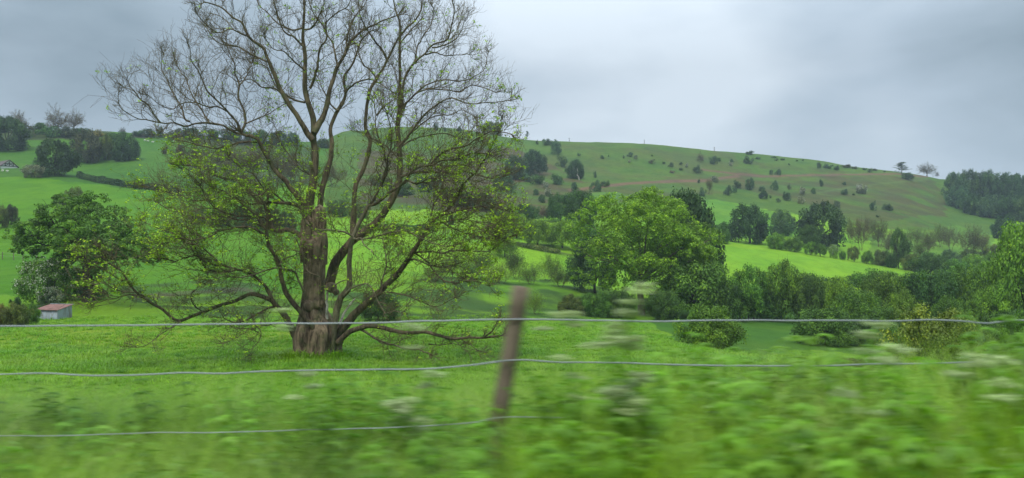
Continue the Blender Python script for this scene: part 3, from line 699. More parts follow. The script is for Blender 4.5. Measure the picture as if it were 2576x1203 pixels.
b0, dr, rr_, t = spawn(P2_, R2, 3, .15, (30, 68), .4, outc=crown_c, outw=.2)
l3 = np.repeat(l2, 3)*rng.uniform(.35, .85, len(b0))
P3 = grow(b0, dr, l3, 4, .16, .12); R3 = taper(np.minimum(rr_*.8, .0055), np.full(len(b0), .0036), 4)
v3 = tubes(P3, R3, 3)
# nothing grows into the ground
A = Acc(); A.add(*v1); o = obj('branches', A.mesh('branches', M['bark'], True), old); o['kind'] = 'stuff'
A = Acc(); A.add(*v2); A.add(*v3); o = obj('twigs', A.mesh('twigs', M['twig']), old); o['kind'] = 'stuff'
# opening leaves: bright tufts, thick in the lower half, sparse above
tips = np.concatenate([P3[:, -1], P2_[:, -1], P2_[:, 3]])
wx = tips+ORI; px = CX+F*wx[:, 0]/wx[:, 1]; py = CY-F*(wx[:, 2]-ZC)/wx[:, 1]
pr = np.interp(py, [0, 200, 330, 400, 660, 740, 800, 900], [.03, .09, .20, .34, .34, .20, .08, .04])
pr *= np.interp(px, [300, 620, 700, 1000, 1300], [1.0, 1.05, .9, .9, .8])
pr *= np.clip(.75+2.6*fbm(px/46, py/46, 3), .1, 1.9)
pr = np.where((py < 330) & (px < 640), pr*.12, pr)
cl_ = tips[rng.random(len(tips)) < pr*.66]
k = 6; c = np.repeat(cl_, k, 0)+rng.normal(size=(len(cl_)*k, 3))*[.06, .06, .035]
v, qd = leaves(c, np.tile([[0, 0, 1.]], (len(c), 1)), rng.uniform(.07, .135, len(c)), .62, lay=.6)
vv = np.repeat(np.clip(np.repeat(rng.random(len(cl_)), k)*.7+rng.random(len(c))*.3, 0, 1), 4)
A = Acc(); A.add(v, qd, a=vv)
o = obj('spring_leaves', A.mesh('spring_leaves', M['leaf_soft']), old); setp(o, kind='stuff', color=(.225, .365, .030))
print('old tree', len(P1), len(P2_), len(P3), 'leaf tufts', len(cl_))

# ------------------------------------------------------------------ trees and shrubs of the valley
def crown_mesh(nleaf, nclump, lsize, seed, z0=.0, low=.25, csize=(.2, .34), mat='leaf', hollow=.55, ragged=.12, flat=.75, asp=.65, vspan=1.0):
    """unit crown: radius 1, height z0..1, made of leaf clumps"""
    rg = np.random.default_rng(seed)
    th_ = rg.uniform(0, 2*np.pi, nclump); cz = rg.uniform(-low*2.2, 1, nclump); rad = rg.uniform(hollow, 1, nclump)**.6
    s = (1-np.abs(np.clip(cz, -.99, .97))**2.6)**.5
    if low >= .3: s = np.where(cz < .1, np.maximum(s, .86), s)
    lob = 1+ragged*np.sin(th_*3+seed)+ragged*.8*np.sin(th_*5+seed*2+cz*4)+rg.normal(size=nclump)*ragged*.7
    zc = (cz+low*2.2)/(1+low*2.2)
    C = np.stack([s*rad*np.cos(th_)*lob*.82, s*rad*np.sin(th_)*lob*.82, z0+(1-z0)*(.06+zc*rad**.4*.86)], -1)
    cr = rg.uniform(*csize, nclump)
    k = rg.choice(nclump, nleaf, p=cr**2/np.sum(cr**2))
    d = nrm(rg.normal(size=(nleaf, 3))+[0, 0, .45]); rr_ = rg.uniform(.35, 1, nleaf)**.5*(1+.25*rg.normal(size=nleaf)*.5)
    hz = (1-z0)*.5
    off = d*rr_[:, None]*cr[k][:, None]*[1, 1, flat*1.1]; pos = C[k]+off
    pos[:, 2] = np.clip(pos[:, 2], .01, 1.08)
    v, q = leaves(pos, nrm(d+[0, 0, .45]), rg.uniform(.6, 1.3, nleaf)*lsize, asp, rg, .34)
    base = rg.random(nclump)
    val = np.clip(.45+(base[k]-.5)*.75*vspan+rg.normal(size=nleaf)*.17, 0, 1)
    return v, q, np.repeat(val, 4), C, cr
def wood_mesh(C, seed, z_fork, r0, nlimb=7, stems=1, twigs=True, sides=7, hz=1.0):
    """trunk and limbs of a unit crown reaching its clump centres; the height is in units of 1"""
    rg = np.random.default_rng(seed+99); A = Acc()
    for s_ in range(stems):
        a0 = rg.uniform(0, 6.28); bx = .10*(stems > 1)*np.array([math.cos(a0), math.sin(a0)])
        fx = bx*3.2+rg.normal(size=2)*.04
        P = np.array([[bx[0], bx[1], -.04], [bx[0]*1.4+rg.normal()*.01, bx[1]*1.4, z_fork*.5], [fx[0], fx[1], z_fork]]); P, t = smooth_path(P, z_fork/6)
        v, q = tubes(P[None], (r0/math.sqrt(stems)*(1.35-.6*t**.5))[None], sides, rg); A.add(v, q)
        pick = rg.choice(len(C), min(nlimb, len(C)), replace=False)
        for c in C[pick]:
            b_ = np.array([fx[0], fx[1], z_fork*rg.uniform(.82, 1)]); m_ = b_*.45+c*.55+[0, 0, .02]; m_[:2] = b_[:2]*.5+c[:2]*.5; m_[2] = b_[2]+(c[2]-b_[2])*.55+rg.normal()*.03
            P, t = smooth_path(np.array([b_, m_, c]), .09)
            P = P+rg.normal(size=P.shape)*.010
            v, q = tubes(P[None], (r0*.5/math.sqrt(stems)*(1-t*.8))[None], 5, rg); A.add(v, q)
            if twigs:
                b0, dr, rr_, tt = spawn(P[None], np.full((1, len(P)), r0*.15), 8, .3, (25, 65), .6, rg)
                Q = grow(b0, dr, rg.uniform(.15, .35, 8), 5, .2, .06, rg); v, q = tubes(Q, taper(np.full(8, r0*.13), np.full(8, r0*.03), 5), 3, rg); A.add(v, q)
    return A
PROTO = {}
def proto(key, variants, mk):
    PROTO[key] = [mk(i) for i in range(variants)]
    for parts in PROTO[key]:            # every kind fills the unit crown: radius 1, height 1
        co = []
        for _, me, _r in parts:
            a = np.empty(len(me.vertices)*3, np.float32); me.vertices.foreach_get('co', a); co.append(a.reshape(-1, 3))
        al = np.concatenate(co); kx = np.percentile(np.hypot(al[:, 0], al[:, 1]), 98.5); kz = np.percentile(al[:, 2], 99.7)
        for a, (_, me, _r) in zip(co, parts): me.vertices.foreach_set('co', (a/[kx, kx, kz]).astype(np.float32).ravel()); me.update()
def dense(nl, nc, ls, z0, low, zf, r0, nlimb, stems=1, **kw):
    def f(i):
        v, q, a, C, cr = crown_mesh(nl, nc, ls, 31*i+nc, z0, low, **kw)
        A = Acc(); A.add(v, q, a=a)
        W = wood_mesh(C, i+nc, zf, r0, nlimb, stems)
        return [('trunk', W.mesh('trunk', M['bark_dark'], True), None), ('crown', A.mesh('crown', M[kw.get('mat', 'leaf')]), 'leaf')]
    return f
def flowered(nl, nc, ls, z0, low, zf, r0, nlimb, stems=1, nfl=900, **kw):
    g = dense(nl, nc, ls, z0, low, zf, r0, nlimb, stems, **kw)
    def f(i):
        out = g(i); rg = np.random.default_rng(i+7)
        v, q, a, C, cr = crown_mesh(nfl*3, nc, ls*.9, 31*i+nc, z0, low, **kw)
        cen = v.reshape(-1, 4, 3).mean(1); r = np.hypot(cen[:, 0], cen[:, 1])
        ok = np.nonzero((cen[:, 2]*.8+r*.5 > .72+.5*fbm(cen[:, 0]*3, cen[:, 2]*3+i, 3)))[0][:nfl]
        v = (v.reshape(-1, 4, 3)[ok]*[1.03, 1.03, 1.02]).reshape(-1, 3); q = np.arange(len(v)).reshape(-1, 4)
        A = Acc(); A.add(v, q, a=rg.random(len(v)))
        out.append(('blossom', A.mesh('blossom', M['blossom']), 'flower')); return out
    return f
def skeletal(seed_n, zf, r0, up, leafn, ls, spread=.8, stems=1, n1=13, tw=1.0, ang1=(20, 72)):
    """a tree that shows its branches, with few or no leaves"""
    def f(i):
        rg = np.random.default_rng(i*13+seed_n); A = Acc(); all_t = []
        for s_ in range(stems):
            a0 = rg.uniform(0, 6.28); bx = np.array([math.cos(a0), math.sin(a0)])*.16*(stems > 1)
            P = np.array([[bx[0]*.6, bx[1]*.6, -.04], [bx[0], bx[1], zf*.55], [bx[0]*1.5+rg.normal()*.03, bx[1]*1.5, zf], [bx[0]*2, bx[1]*2, zf+.3*(1-zf)]]); P, t = smooth_path(P, .05)
            Rr = r0/math.sqrt(stems)*(1.3-.9*t); v, q = tubes(P[None], Rr[None], 7, rg); A.add(v, q)
            b0, dr, rr_, tt = spawn(P[None], Rr[None], n1, .5, ang1, .1, rg)
            dr[:, 2] = dr[:, 2]*.6+.25
            if stems == 1: dr = nrm(np.c_[rg.normal(size=(n1, 2)), np.abs(rg.normal(size=n1))*.9+.12])
            Lh = rg.uniform(.62, .95, n1)*(1-zf*.4)
            Q1 = grow(b0, dr*[spread*1.3, spread*1.3, 1], Lh, 9, .13, up, rg); S1 = taper(rr_*.62, np.full(n1, r0*.10), 9); v, q = tubes(Q1, S1, 5, rg); A.add(v, q)
            b1, d1, r1, t1 = spawn(Q1, S1, 7, .2, (25, 60), .45, rg)
            Q2 = grow(b1, d1, np.repeat(Lh, 7)*rg.uniform(.3, .6, len(b1)), 6, .16, up, rg); S2 = taper(r1*.6, np.full(len(b1), r0*.05*tw), 6); v, q = tubes(Q2, S2, 4, rg); A.add(v, q)
            b2, d2, r2, t2 = spawn(Q2, S2, 5, .2, (25, 60), .45, rg)
            Q3 = grow(b2, d2, rg.uniform(.10, .2, len(b2)), 4, .16, up, rg); S3 = taper(np.maximum(r2*.7, r0*.05*tw), np.full(len(b2), r0*.035*tw), 4); v, q = tubes(Q3, S3, 3, rg); A.add(v, q)
            all_t.append(Q3[:, -1]); all_t.append(Q3[:, 2]); all_t.append(Q2[:, -1])
        T = np.concatenate(all_t)
        out = [('trunk', A.mesh('trunk', M['bark']), None)]
        if leafn:
            c = T[rg.integers(0, len(T), leafn)]+rg.normal(size=(leafn, 3))*.022
            v, q = leaves(c, np.tile([[0, 0, 1.]], (leafn, 1)), rg.uniform(.6, 1.2, leafn)*ls, .6, rg, .9)
            B = Acc(); B.add(v, q, a=np.repeat(rg.random(leafn), 4)); out.append(('crown', B.mesh('crown', M['leaf']), 'leaf'))
        return out
    return f
def pine(i):
    rg = np.random.default_rng(i+400); A = Acc(); B = Acc()
    P = np.array([[0, 0, -.03], [.02, 0, .5], [-.02, 0, .98]]); P, t = smooth_path(P, .08); v, q = tubes(P[None], (.035*(1.1-t))[None], 6, rg); A.add(v, q)
    for k in range(34):
        z = rg.uniform(.16, .97); a = rg.uniform(0, 6.28); L = (1.05-z*.85)*rg.uniform(.55, 1.05)
        Q = grow(np.array([[0, 0, z]]), np.array([[math.cos(a), math.sin(a), .12]]), np.array([L]), 6, .07, .03, rg); v, q = tubes(Q, taper(np.array([.012]), np.array([.003]), 6), 4, rg); A.add(v, q)
        c = np.repeat(Q[0, 2:], 26, 0)+rg.normal(size=(104, 3))*[.07, .07, .02]; v, q = leaves(c, np.tile([[0, 0, 1.]], (104, 1)), rg.uniform(.04, .08, 104), .35, rg, .5); B.add(v, q, a=rg.random(len(v)))
    return [('trunk', A.mesh('trunk', M['bark_dark']), None), ('crown', B.mesh('crown', M['leaf']), 'leaf')]
# kinds: parkland tree with a bole, shrub to the ground, gorse-sized bush, thorn in flower, bare tree, thin scrub ...
proto('oak', 5, dense(10000, 80, .070, .0, .36, .26, .055, 8, csize=(.14, .28), ragged=.16))
proto('tree', 4, dense(15000, 110, .052, .16, .22, .30, .045, 12, csize=(.13, .25), ragged=.14))
proto('shrub', 4, dense(15000, 120, .050, .0, .32, .30, .030, 10, stems=3, csize=(.12, .23), ragged=.16, hollow=.4))
proto('thorntree', 3, dense(10000, 80, .050, .14, .25, .36, .040, 14, stems=2, csize=(.12, .22), ragged=.22))
proto('bush', 7, dense(1900, 20, .13, .0, .34, .3, .04, 3, csize=(.16, .46), ragged=.34, hollow=.25))
proto('may', 2, flowered(9000, 90, .055, .0, .32, .3, .035, 6, stems=2, nfl=1500, csize=(.13, .24), ragged=.15))
proto('maybush', 3, flowered(1300, 20, .15, .0, .3, .3, .04, 3, nfl=420, csize=(.24, .40), ragged=.16))
proto('bare', 3, skeletal(3, .22, .040, .015, 900, .035, 1.0, 1, 24, 2.4, (12, 85)))
proto('scrub', 4, skeletal(40, .22, .030, .03, 3400, .040, 1.0, 3, 13, 1.8))
proto('brush', 3, skeletal(80, .08, .020, .035, 4200, .048, 1.0, 5))
proto('pine', 1, pine)

GREENS = dict(dark=(.036,.086,.024), deep=(.050,.120,.022), mid=(.085,.185,.022), fresh=(.135,.255,.022), yellow=(.115,.185,.026),
              olive=(.095,.135,.030), blue=(.058,.122,.046), brown=(.105,.090,.045), purple=(.062,.082,.038), grey=(.105,.145,.065), gold=(.20,.18,.045))
NAMES = dict(oak='broadleaf_tree', tree='broadleaf_tree', shrub='shrub', thorntree='thorn_tree', bush='bush', may='flowering_thorn', maybush='flowering_thorn', bare='bare_tree', scrub='scrub_tree', brush='thicket_shrub', pine='pine_tree')
CATS = dict(oak='tree', tree='tree', shrub='shrub', thorntree='tree', bush='bush', may='hawthorn', maybush='hawthorn', bare='tree', scrub='tree', brush='shrub', pine='tree')
_cnt = {}
def plant(kind, px, pb, w, h, colr, label, group=None, at=None, dep=.9):
    """a plant whose foot is seen at (px, pb), w wide and h high in the 2576 frame"""
    i = _cnt.get(kind, 0); _cnt[kind] = i+1
    if at is None: X, Y, Z = ground_at(px, pb)
    else: Y = at; X = (px-CX)/F*Y; Z = float(H(X, Y))
    top = CY-(pb-h)
    Wm = w/F*Y; Hm = ZC+(CY-(pb-h))/F*Y-Z
    if Hm < .15: Hm = h/F*Y
    rg = random.Random(i*7+int(px)); rz = rg.uniform(0, 6.28)
    root = empty(NAMES[kind], (X, Y, Z-.03), 0)
    setp(root, label, CATS[kind], group)
    c = GREENS[colr]; j = [rg.uniform(.86, 1.14) for _ in range(3)]; g_ = rg.uniform(.85, 1.15)
    for nm, me, role in PROTO[kind][i % len(PROTO[kind])]:
        o = obj(nm, me, root)
        f = {'thorntree':.95}.get(kind, 1.0)
        o.scale = (Wm/2/1.0*f, Wm/2*dep*f, Hm/1.02)
        if role == 'leaf': o.color = (c[0]*g_*j[0], c[1]*g_, c[2]*g_*j[2], 1)
        if role == 'flower': o.color = (.46, .48, .38, 1)
        if kind in ('bush', 'maybush') and nm == 'trunk' and Wm/Y*F < 60: bpy.data.objects.remove(o)
    root.rotation_euler = (0, 0, rz)
    return root
ORD = ['first','second','third','fourth','fifth','sixth','seventh','eighth','ninth','tenth','eleventh','twelfth','thirteenth','fourteenth','fifteenth','sixteenth','seventeenth','eighteenth','nineteenth','twentieth','twenty-first','twenty-second','twenty-third','twenty-fourth']
def row(group, what, items):
    """alike plants of one stretch: each label tells its size and its place in the row"""
    items = sorted(items, key=lambda t: t[1])
    for n_, it in enumerate(items): 
        plant(*it, label=what % ORD[n_], group=group)
T_ = []
# left hill -----------------------------------------------------------------
plant('oak', 20, 378, 105, 88, 'dark', 'dark spreading tree cut by the left edge on the hillside')
plant('oak', 138, 442, 118, 94, 'dark', 'dark round-headed tree standing on the field edge behind the timbered cottage')
plant('oak', 220, 410, 84, 84, 'purple', 'murky brown-green tree behind the dark round tree on the left hill')
plant('oak', 266, 402, 48, 66, 'olive', 'pale olive tree squeezed between two dark trees on the left hill')
plant('oak', 314, 405, 72, 74, 'dark', 'compact dark tree with a clean rounded outline, alone right of the olive tree')
plant('may', 83, 448, 56, 34, 'grey', 'grey-green thorn with pale blossom right of the timbered cottage')
plant('bush', 114, 446, 30, 22, 'deep', 'small green bush between the pale thorn and the dark round tree')
plant('bare', 48, 318, 56, 42, 'gold', 'small leafless tree on the left skyline near the picture edge', at=298, group='leafless trees on the left ridge')
plant('bare', 146, 325, 66, 66, 'gold', 'tall leafless tree on the left ridge, the larger of the touching pair', at=300, group='leafless trees on the left ridge')
plant('bare', 186, 328, 56, 56, 'gold', 'leafless tree on the left ridge, right half of the touching pair', at=302, group='leafless trees on the left ridge')
plant('bare', 308, 333, 22, 14, 'brown', 'tiny reddish windswept tree on the left skyline above the compact dark tree', at=322)
row('dark scrub along the left ridge', 'dark ridge scrub on the left skyline, %s bush from the left edge', [
 ('bush', x, y, w, h, c) for x, y, w, h, c in [(5,335,50,42,'dark'),(62,345,70,44,'purple'),(100,338,64,30,'deep'),(125,345,70,30,'deep'),(165,345,60,26,'purple'),(200,340,60,20,'deep'),(245,345,60,18,'gold'),(285,350,50,16,'deep'),(345,342,50,14,'dark'),(376,345,46,22,'dark'),(404,345,26,28,'dark'),(440,350,50,28,'purple'),(485,350,56,34,'dark'),(530,352,60,34,'dark'),(575,355,60,34,'dark')]])
row('trees on the ridge behind the old tree', 'dark ridge tree seen through the old tree\'s crown, %s from the left', [
 ('oak', x, y, w, h, c) for x, y, w, h, c in [(612,362,56,34,'dark'),(655,366,56,40,'deep'),(700,366,52,36,'dark'),(738,366,38,34,'blue'),(812,372,40,24,'dark')]])
plant('bush', 413, 388, 24, 22, 'purple', 'small bush alone in the upper left field')
plant('bush', 452, 392, 36, 30, 'purple', 'purplish bush in the upper left field beside the brown bank')
row('brown scrub on the bank behind the old tree', 'brownish scrub tree on the steep bank behind the old tree, %s from the left', [
 ('scrub', x, y, w, h, c) for x, y, w, h, c in [(500,425,80,66,'purple'),(545,440,80,80,'brown'),(590,452,90,90,'olive'),(640,455,90,92,'brown'),(690,458,90,86,'olive'),(735,462,80,80,'brown'),(785,470,80,70,'olive'),(840,470,70,60,'brown')]])
row('trees along the field edge behind the old tree', 'dark green tree at the field edge behind the old trunk, %s from the left', [
 ('shrub', x, y, w, h, c) for x, y, w, h, c in [(500,562,70,44,'mid'),(556,568,70,48,'deep'),(612,574,70,56,'deep'),(668,578,80,60,'dark'),(722,580,60,50,'dark'),(850,545,70,44,'deep'),(905,548,60,36,'olive')]])
plant('bush', 1136, 566, 26, 36, 'blue', 'small upright bush in the middle of the green field right of the old tree')
row('shrubs at the foot of the middle hill', 'shrub at the foot of the hill right behind the old tree, %s from the left', [
 ('oak', x, y, w, h, c) for x, y, w, h, c in [(960,470,60,32,'olive'),(1010,492,70,36,'deep'),(1075,480,80,40,'blue'),(1120,500,70,34,'olive'),(1165,520,70,40,'dark'),(1215,528,80,44,'deep'),(1265,480,70,40,'blue')]])
plant('oak', 1297, 452, 70, 62, 'dark', 'dark tree on the middle hill, left of the yellow-edged dark tree')
plant('oak', 1343, 439, 72, 64, 'dark', 'big dark rounded tree on the middle hill, upper left of the dead white trunk')
row('trees in the middle of the valley', 'green tree left of the big leafy sycamore, %s of that clump from the left', [
 ('tree', x, y, w, h, c) for x, y, w, h, c in [(1262,590,80,70,'deep'),(1300,600,90,64,'fresh'),(1322,560,80,48,'deep'),(1270,648,80,70,'fresh'),(1410,560,90,74,'deep'),(1462,575,110,98,'deep'),(1352,618,90,66,'fresh'),(1415,625,110,70,'fresh'),(1480,640,90,80,'mid')]])
plant('brush', 1374, 557, 48, 42, 'brown', 'leafless brown thicket left of the big leafy sycamore')
# middle hill -------------------------------------------------------------------------
plant('oak', 1449, 450, 58, 49, 'dark', 'round very dark tree right behind the dead white trunk')
row('diagonal line of dark bushes on the middle hill', 'dark bush in the diagonal line falling from the skyline, %s from the top', [
 ('bush', 1377, 366, 32, 18, 'blue'), ('bush', 1396, 388, 38, 36, 'blue'), ('bush', 1414, 421, 42, 34, 'blue')])
plant('pine', 1326, 351, 14, 22, 'dark', 'tiny dark conifer on the middle skyline')
plant('oak', 1238, 343, 64, 38, 'olive', 'pale half-leaved tree on the skyline right of the old tree', at=444)
row('bushes on the middle skyline', 'tiny bush on the skyline through the old tree\'s right branches, %s from the left', [
 ('bush', x, y, w, h, c) for x, y, w, h, c in [(1096,328,16,20,'dark'),(1120,331,14,12,'blue'),(1156,335,20,18,'dark'),(1176,338,12,12,'blue')]])
row('bushes around the dead white trunk', 'dark hillside bush near the dead white trunk, %s from the left', [
 ('bush', x, y, w, h, c) for x, y, w, h, c in [(1330,457,46,26,'blue'),(1354,464,50,28,'deep'),(1347,491,20,16,'blue'),(1363,510,24,22,'dark'),(1404,464,48,28,'deep'),(1446,485,26,28,'blue'),(1497,482,34,30,'blue'),(1497,448,10,18,'blue'),(1520,470,30,16,'deep')]])
plant('maybush', 1372, 474, 20, 20, 'grey', 'grey-white flowering thorn below the dark bushes of the middle hill, upper of two')
plant('maybush', 1378, 495, 20, 24, 'grey', 'bright white flowering thorn on the middle hill, lower of two')
row('tiny bushes high on the open hill', 'tiny dark bush on open turf high on the hill, %s from the left', [
 ('bush', x, y, w, h, c) for x, y, w, h, c in [(1351,364,10,12,'blue'),(1456,393,14,9,'blue'),(1516,400,12,10,'blue'),(1531,395,5,6,'blue'),(1569,399,7,9,'dark'),(1585,395,18,12,'blue'),(1600,401,14,12,'grey'),(1640,412,24,12,'grey'),(1640,394,7,5,'dark'),(1670,413,10,7,'dark'),(1688,421,18,13,'blue'),(1712,415,12,7,'dark'),(1754,436,34,21,'blue'),(1794,413,34,21,'blue'),(1806,406,20,10,'deep'),(1841,409,12,10,'blue'),(1883,413,32,22,'dark'),(1907,401,16,6,'blue'),(1941,440,13,14,'blue'),(1959,441,20,17,'blue'),(1985,416,9,5,'dark'),(1714,429,12,7,'dark'),(1690,436,20,8,'brown')]])
plant('maybush', 1727, 422, 10, 12, 'grey', 'tiny whitish thorn on the open hilltop, left of the track bend')
plant('maybush', 1838, 418, 13, 12, 'grey', 'small white thorn below a tiny bush near the hill\'s brow')
plant('maybush', 1583, 410, 8, 8, 'grey', 'very small white thorn on the turf above the sycamore')
plant('bare', 1762, 408, 26, 28, 'olive', 'thin sparse tree on the hilltop beside a dark bush')
plant('bush', 1884, 389, 32, 9, 'dark', 'low dark bush on the skyline of the right-hand hill')
plant('maybush', 1799, 459, 20, 17, 'grey', 'round white flowering thorn just below the brown hill track')
plant('scrub', 1782, 488, 26, 44, 'olive', 'spindly bare tree below the track above the sycamore')
row('bushes below the track', 'dark bush below the brown hill track, %s from the left', [
 ('bush', x, y, w, h, c) for x, y, w, h, c in [(1758,461,10,10,'dark'),(1767,494,24,24,'blue'),(1830,492,26,26,'blue'),(1848,486,14,15,'blue'),(1853,476,24,24,'dark'),(1887,479,30,32,'blue'),(1916,482,20,15,'blue'),(1922,501,36,22,'dark'),(1947,479,22,26,'blue'),(1958,509,14,11,'blue'),(1981,505,24,24,'dark'),(1985,478,14,16,'grey'),(2046,488,16,16,'blue'),(2067,469,15,19,'dark'),(2124,466,14,9,'blue'),(2124,491,20,16,'dark'),(2103,532,30,28,'grey'),(2148,492,8,6,'dark'),(2196,530,20,26,'blue'),(2235,530,30,18,'dark'),(2207,547,11,7,'dark')]])
plant('maybush', 2018, 490, 20, 22, 'grey', 'pale thorn below the track, left of a small dark bush above the great oak')
plant('maybush', 2166, 488, 32, 26, 'grey', 'wide grey-white thorn on the brown slope right of the great oak')
plant('maybush', 2015, 513, 20, 20, 'grey', 'greyish thorn just above the crown of the great oak')
row('scrub patch near the right skyline', 'dark scrub patch just under the right skyline, %s from the left', [
 ('bush', x, y, w, h, c) for x, y, w, h, c in [(2060,424,18,16,'blue'),(2082,424,32,13,'blue'),(2104,429,16,13,'dark'),(2130,422,34,9,'purple'),(2150,425,20,7,'purple'),(2174,428,14,6,'dark'),(2187,434,16,11,'blue'),(2200,430,18,6,'purple')]])
row('specks of scrub on the brow', 'speck of dark scrub on the brow of the hill, %s from the left', [
 ('bush', x, y, w, h, c) for x, y, w, h, c in [(1945,398,18,5,'dark'),(1953,405,12,6,'blue'),(1970,404,14,6,'dark'),(2005,406,9,4,'dark'),(2020,405,8,5,'dark'),(2225,433,9,4,'dark')]])
plant('pine', 2268, 437, 42, 30, 'dark', 'dark layered pine on the right skyline')
plant('bush', 2284, 452, 44, 18, 'dark', 'low dark bush right under the skyline pine')
plant('bare', 2332, 441, 50, 34, 'yellow', 'rounded pale-leaved bare tree alone on the right skyline', at=432)
plant('bare', 2357, 444, 14, 13, 'brown', 'small dead crooked shrub right of the pale skyline tree', at=436)
# right wood ---------------------------------------------------------------------------
for n_, (x, y, w, h, c) in enumerate(sorted([(2402,500,62,68,'blue'),(2436,498,66,72,'dark'),(2478,502,70,74,'blue'),(2522,506,74,72,'dark'),(2566,512,76,76,'blue'),(2610,515,80,80,'dark')])):
    plant('oak', x, y, w, h, c, 'dark treetop on the skyline of the right-hand wood, %s from its open left side' % ORD[n_], 'upper trees of the right-hand wood')
for n_, (x, y, w, h, c) in enumerate(sorted([(2412,524,62,56,'blue'),(2450,540,60,56,'dark'),(2490,548,66,58,'blue'),(2535,552,70,60,'dark'),(2590,560,80,70,'blue')])):
    plant('oak', x, y, w, h, c, 'dark blue-green tree on the lower edge of the right-hand wood, %s from its left end' % ORD[n_], 'lower trees of the right-hand wood')
plant('oak', 2527, 602, 60, 60, 'dark', 'single dark round tree below the right-hand wood')
# mid-distance trees right of the sycamore
plant('oak', 1886, 612, 124, 100, 'dark', 'dark spreading oak at the top of the bright field, right of the sycamore')
plant('oak', 1968, 594, 66, 68, 'blue', 'dark oval tree between the two big dark oaks')
plant('oak', 2064, 620, 138, 114, 'dark', 'great dark domed oak, the largest above the bright field')
plant('shrub', 2036, 624, 70, 60, 'deep', 'lighter green tree in front of the great domed oak')
plant('shrub', 1813, 612, 60, 54, 'deep', 'dark shrub tucked behind the right side of the leafy sycamore')
plant('may', 1782, 590, 46, 42, 'grey', 'thorn with white blossom on top showing behind the sycamore\'s right edge')
plant('may', 2097, 650, 26, 36, 'fresh', 'small upright thorn with white top on the bright field\'s upper hedge')
row('hedgerow along the top of the bright field', 'fresh green hedgerow bush along the bright field\'s top edge, %s from the left', [
 ('shrub', 1955, 627, 66, 42, 'fresh'), ('shrub', 1998, 634, 50, 38, 'mid'), ('thorntree', 2040, 642, 44, 36, 'mid'), ('thorntree', 2066, 646, 40, 34, 'mid'), ('shrub', 2120, 654, 22, 22, 'mid'), ('thorntree', 2148, 659, 38, 40, 'olive'), ('thorntree', 2182, 664, 40, 34, 'mid'), ('shrub', 2216, 668, 54, 40, 'olive'), ('shrub', 2244, 674, 40, 34, 'deep')])
row('thin willow scrub in the valley', 'thin half-leaved scrub tree on the valley floor, %s from the left', [
 ('scrub', x, y, w, h, c) for x, y, w, h, c in [(2138,612,50,66,'olive'),(2166,630,56,86,'brown'),(2180,600,60,56,'olive'),(2212,622,66,74,'olive'),(2240,640,60,66,'grey'),(2300,622,56,52,'mid'),(2330,640,60,66,'olive'),(2365,622,60,62,'mid'),(2392,632,56,66,'grey'),(2440,650,84,88,'grey'),(2478,640,60,60,'olive'),(2310,655,60,54,'mid')]])
plant('thorntree', 2262, 676, 66, 104, 'deep', 'tall multi-stemmed tree with a dark ivy-topped crown at the field\'s right end')
row('rounded shrubs beyond the bright field', 'rounded shrub beyond the right end of the bright field, %s from the left', [
 ('shrub', x, y, w, h, c) for x, y, w, h, c in [(2296,682,60,44,'olive'),(2336,690,96,56,'deep'),(2392,668,70,40,'blue'),(2400,696,80,46,'mid'),(2448,690,70,52,'fresh'),(2440,662,60,36,'olive'),(2498,690,70,56,'mid'),(2500,660,60,46,'olive'),(2545,660,70,56,'mid')]])
# shrubs in front of the bank
row('thin shrubs on the bank right of the old tree', 'thin leafy shrub on the bank between old tree and sycamore, %s from the left', [
 ('brush', x, y, w, h, c) for x, y, w, h, c in [(1098,708,100,44,'fresh'),(1148,700,86,72,'deep'),(1188,712,70,58,'mid'),(1215,700,96,82,'deep'),(1262,714,90,60,'fresh'),(1300,702,76,84,'deep'),(1338,716,100,58,'mid'),(1378,706,80,76,'fresh'),(1412,722,80,54,'deep')]])
plant('shrub', 958, 806, 112, 72, 'deep', 'dark bush on the bank seen between the old tree\'s right-hand limbs')
plant('shrub', 1440, 790, 90, 50, 'olive', 'low olive shrub on the rough bank left of the sycamore\'s foot')
plant('shrub', 1500, 798, 110, 66, 'mid', 'low green shrub right before the sycamore, left of its trunk')
plant('brush', 1350, 792, 60, 66, 'fresh', 'small thin sapling thicket on the bank beside the fence post')
# left group
plant('oak', 187, 560, 88, 90, 'olive', 'rounded olive tree top showing above the spreading left-hand tree')
plant('may', 112, 766, 156, 120, 'mid', 'large white-flecked hawthorn beside the tin shed')
plant('may', 125, 776, 66, 56, 'grey', 'small thorn thick with white blossom right above the shed roof')
plant('may', 165, 745, 90, 82, 'mid', 'white-topped hawthorn in front of the spreading tree\'s trunk')
plant('shrub', 28, 566, 38, 52, 'purple', 'purplish upright shrub in the field near the left edge')
plant('shrub', 2, 575, 44, 60, 'olive', 'olive shrub cut off by the left edge beside the purplish one')
plant('bush', 40, 771, 34, 26, 'dark', 'very dark clipped bush left of the hawthorns')
row('bramble bank beside the shed', 'rusty green bramble mound left of the shed, %s from the left edge', [
 ('shrub', -10, 822, 90, 66, 'gold'), ('shrub', 38, 822, 80, 62, 'olive'), ('shrub', 78, 815, 50, 50, 'mid')])
plant('bush', 235, 752, 90, 40, 'dark', 'dark undergrowth around the foot of the spreading left tree')
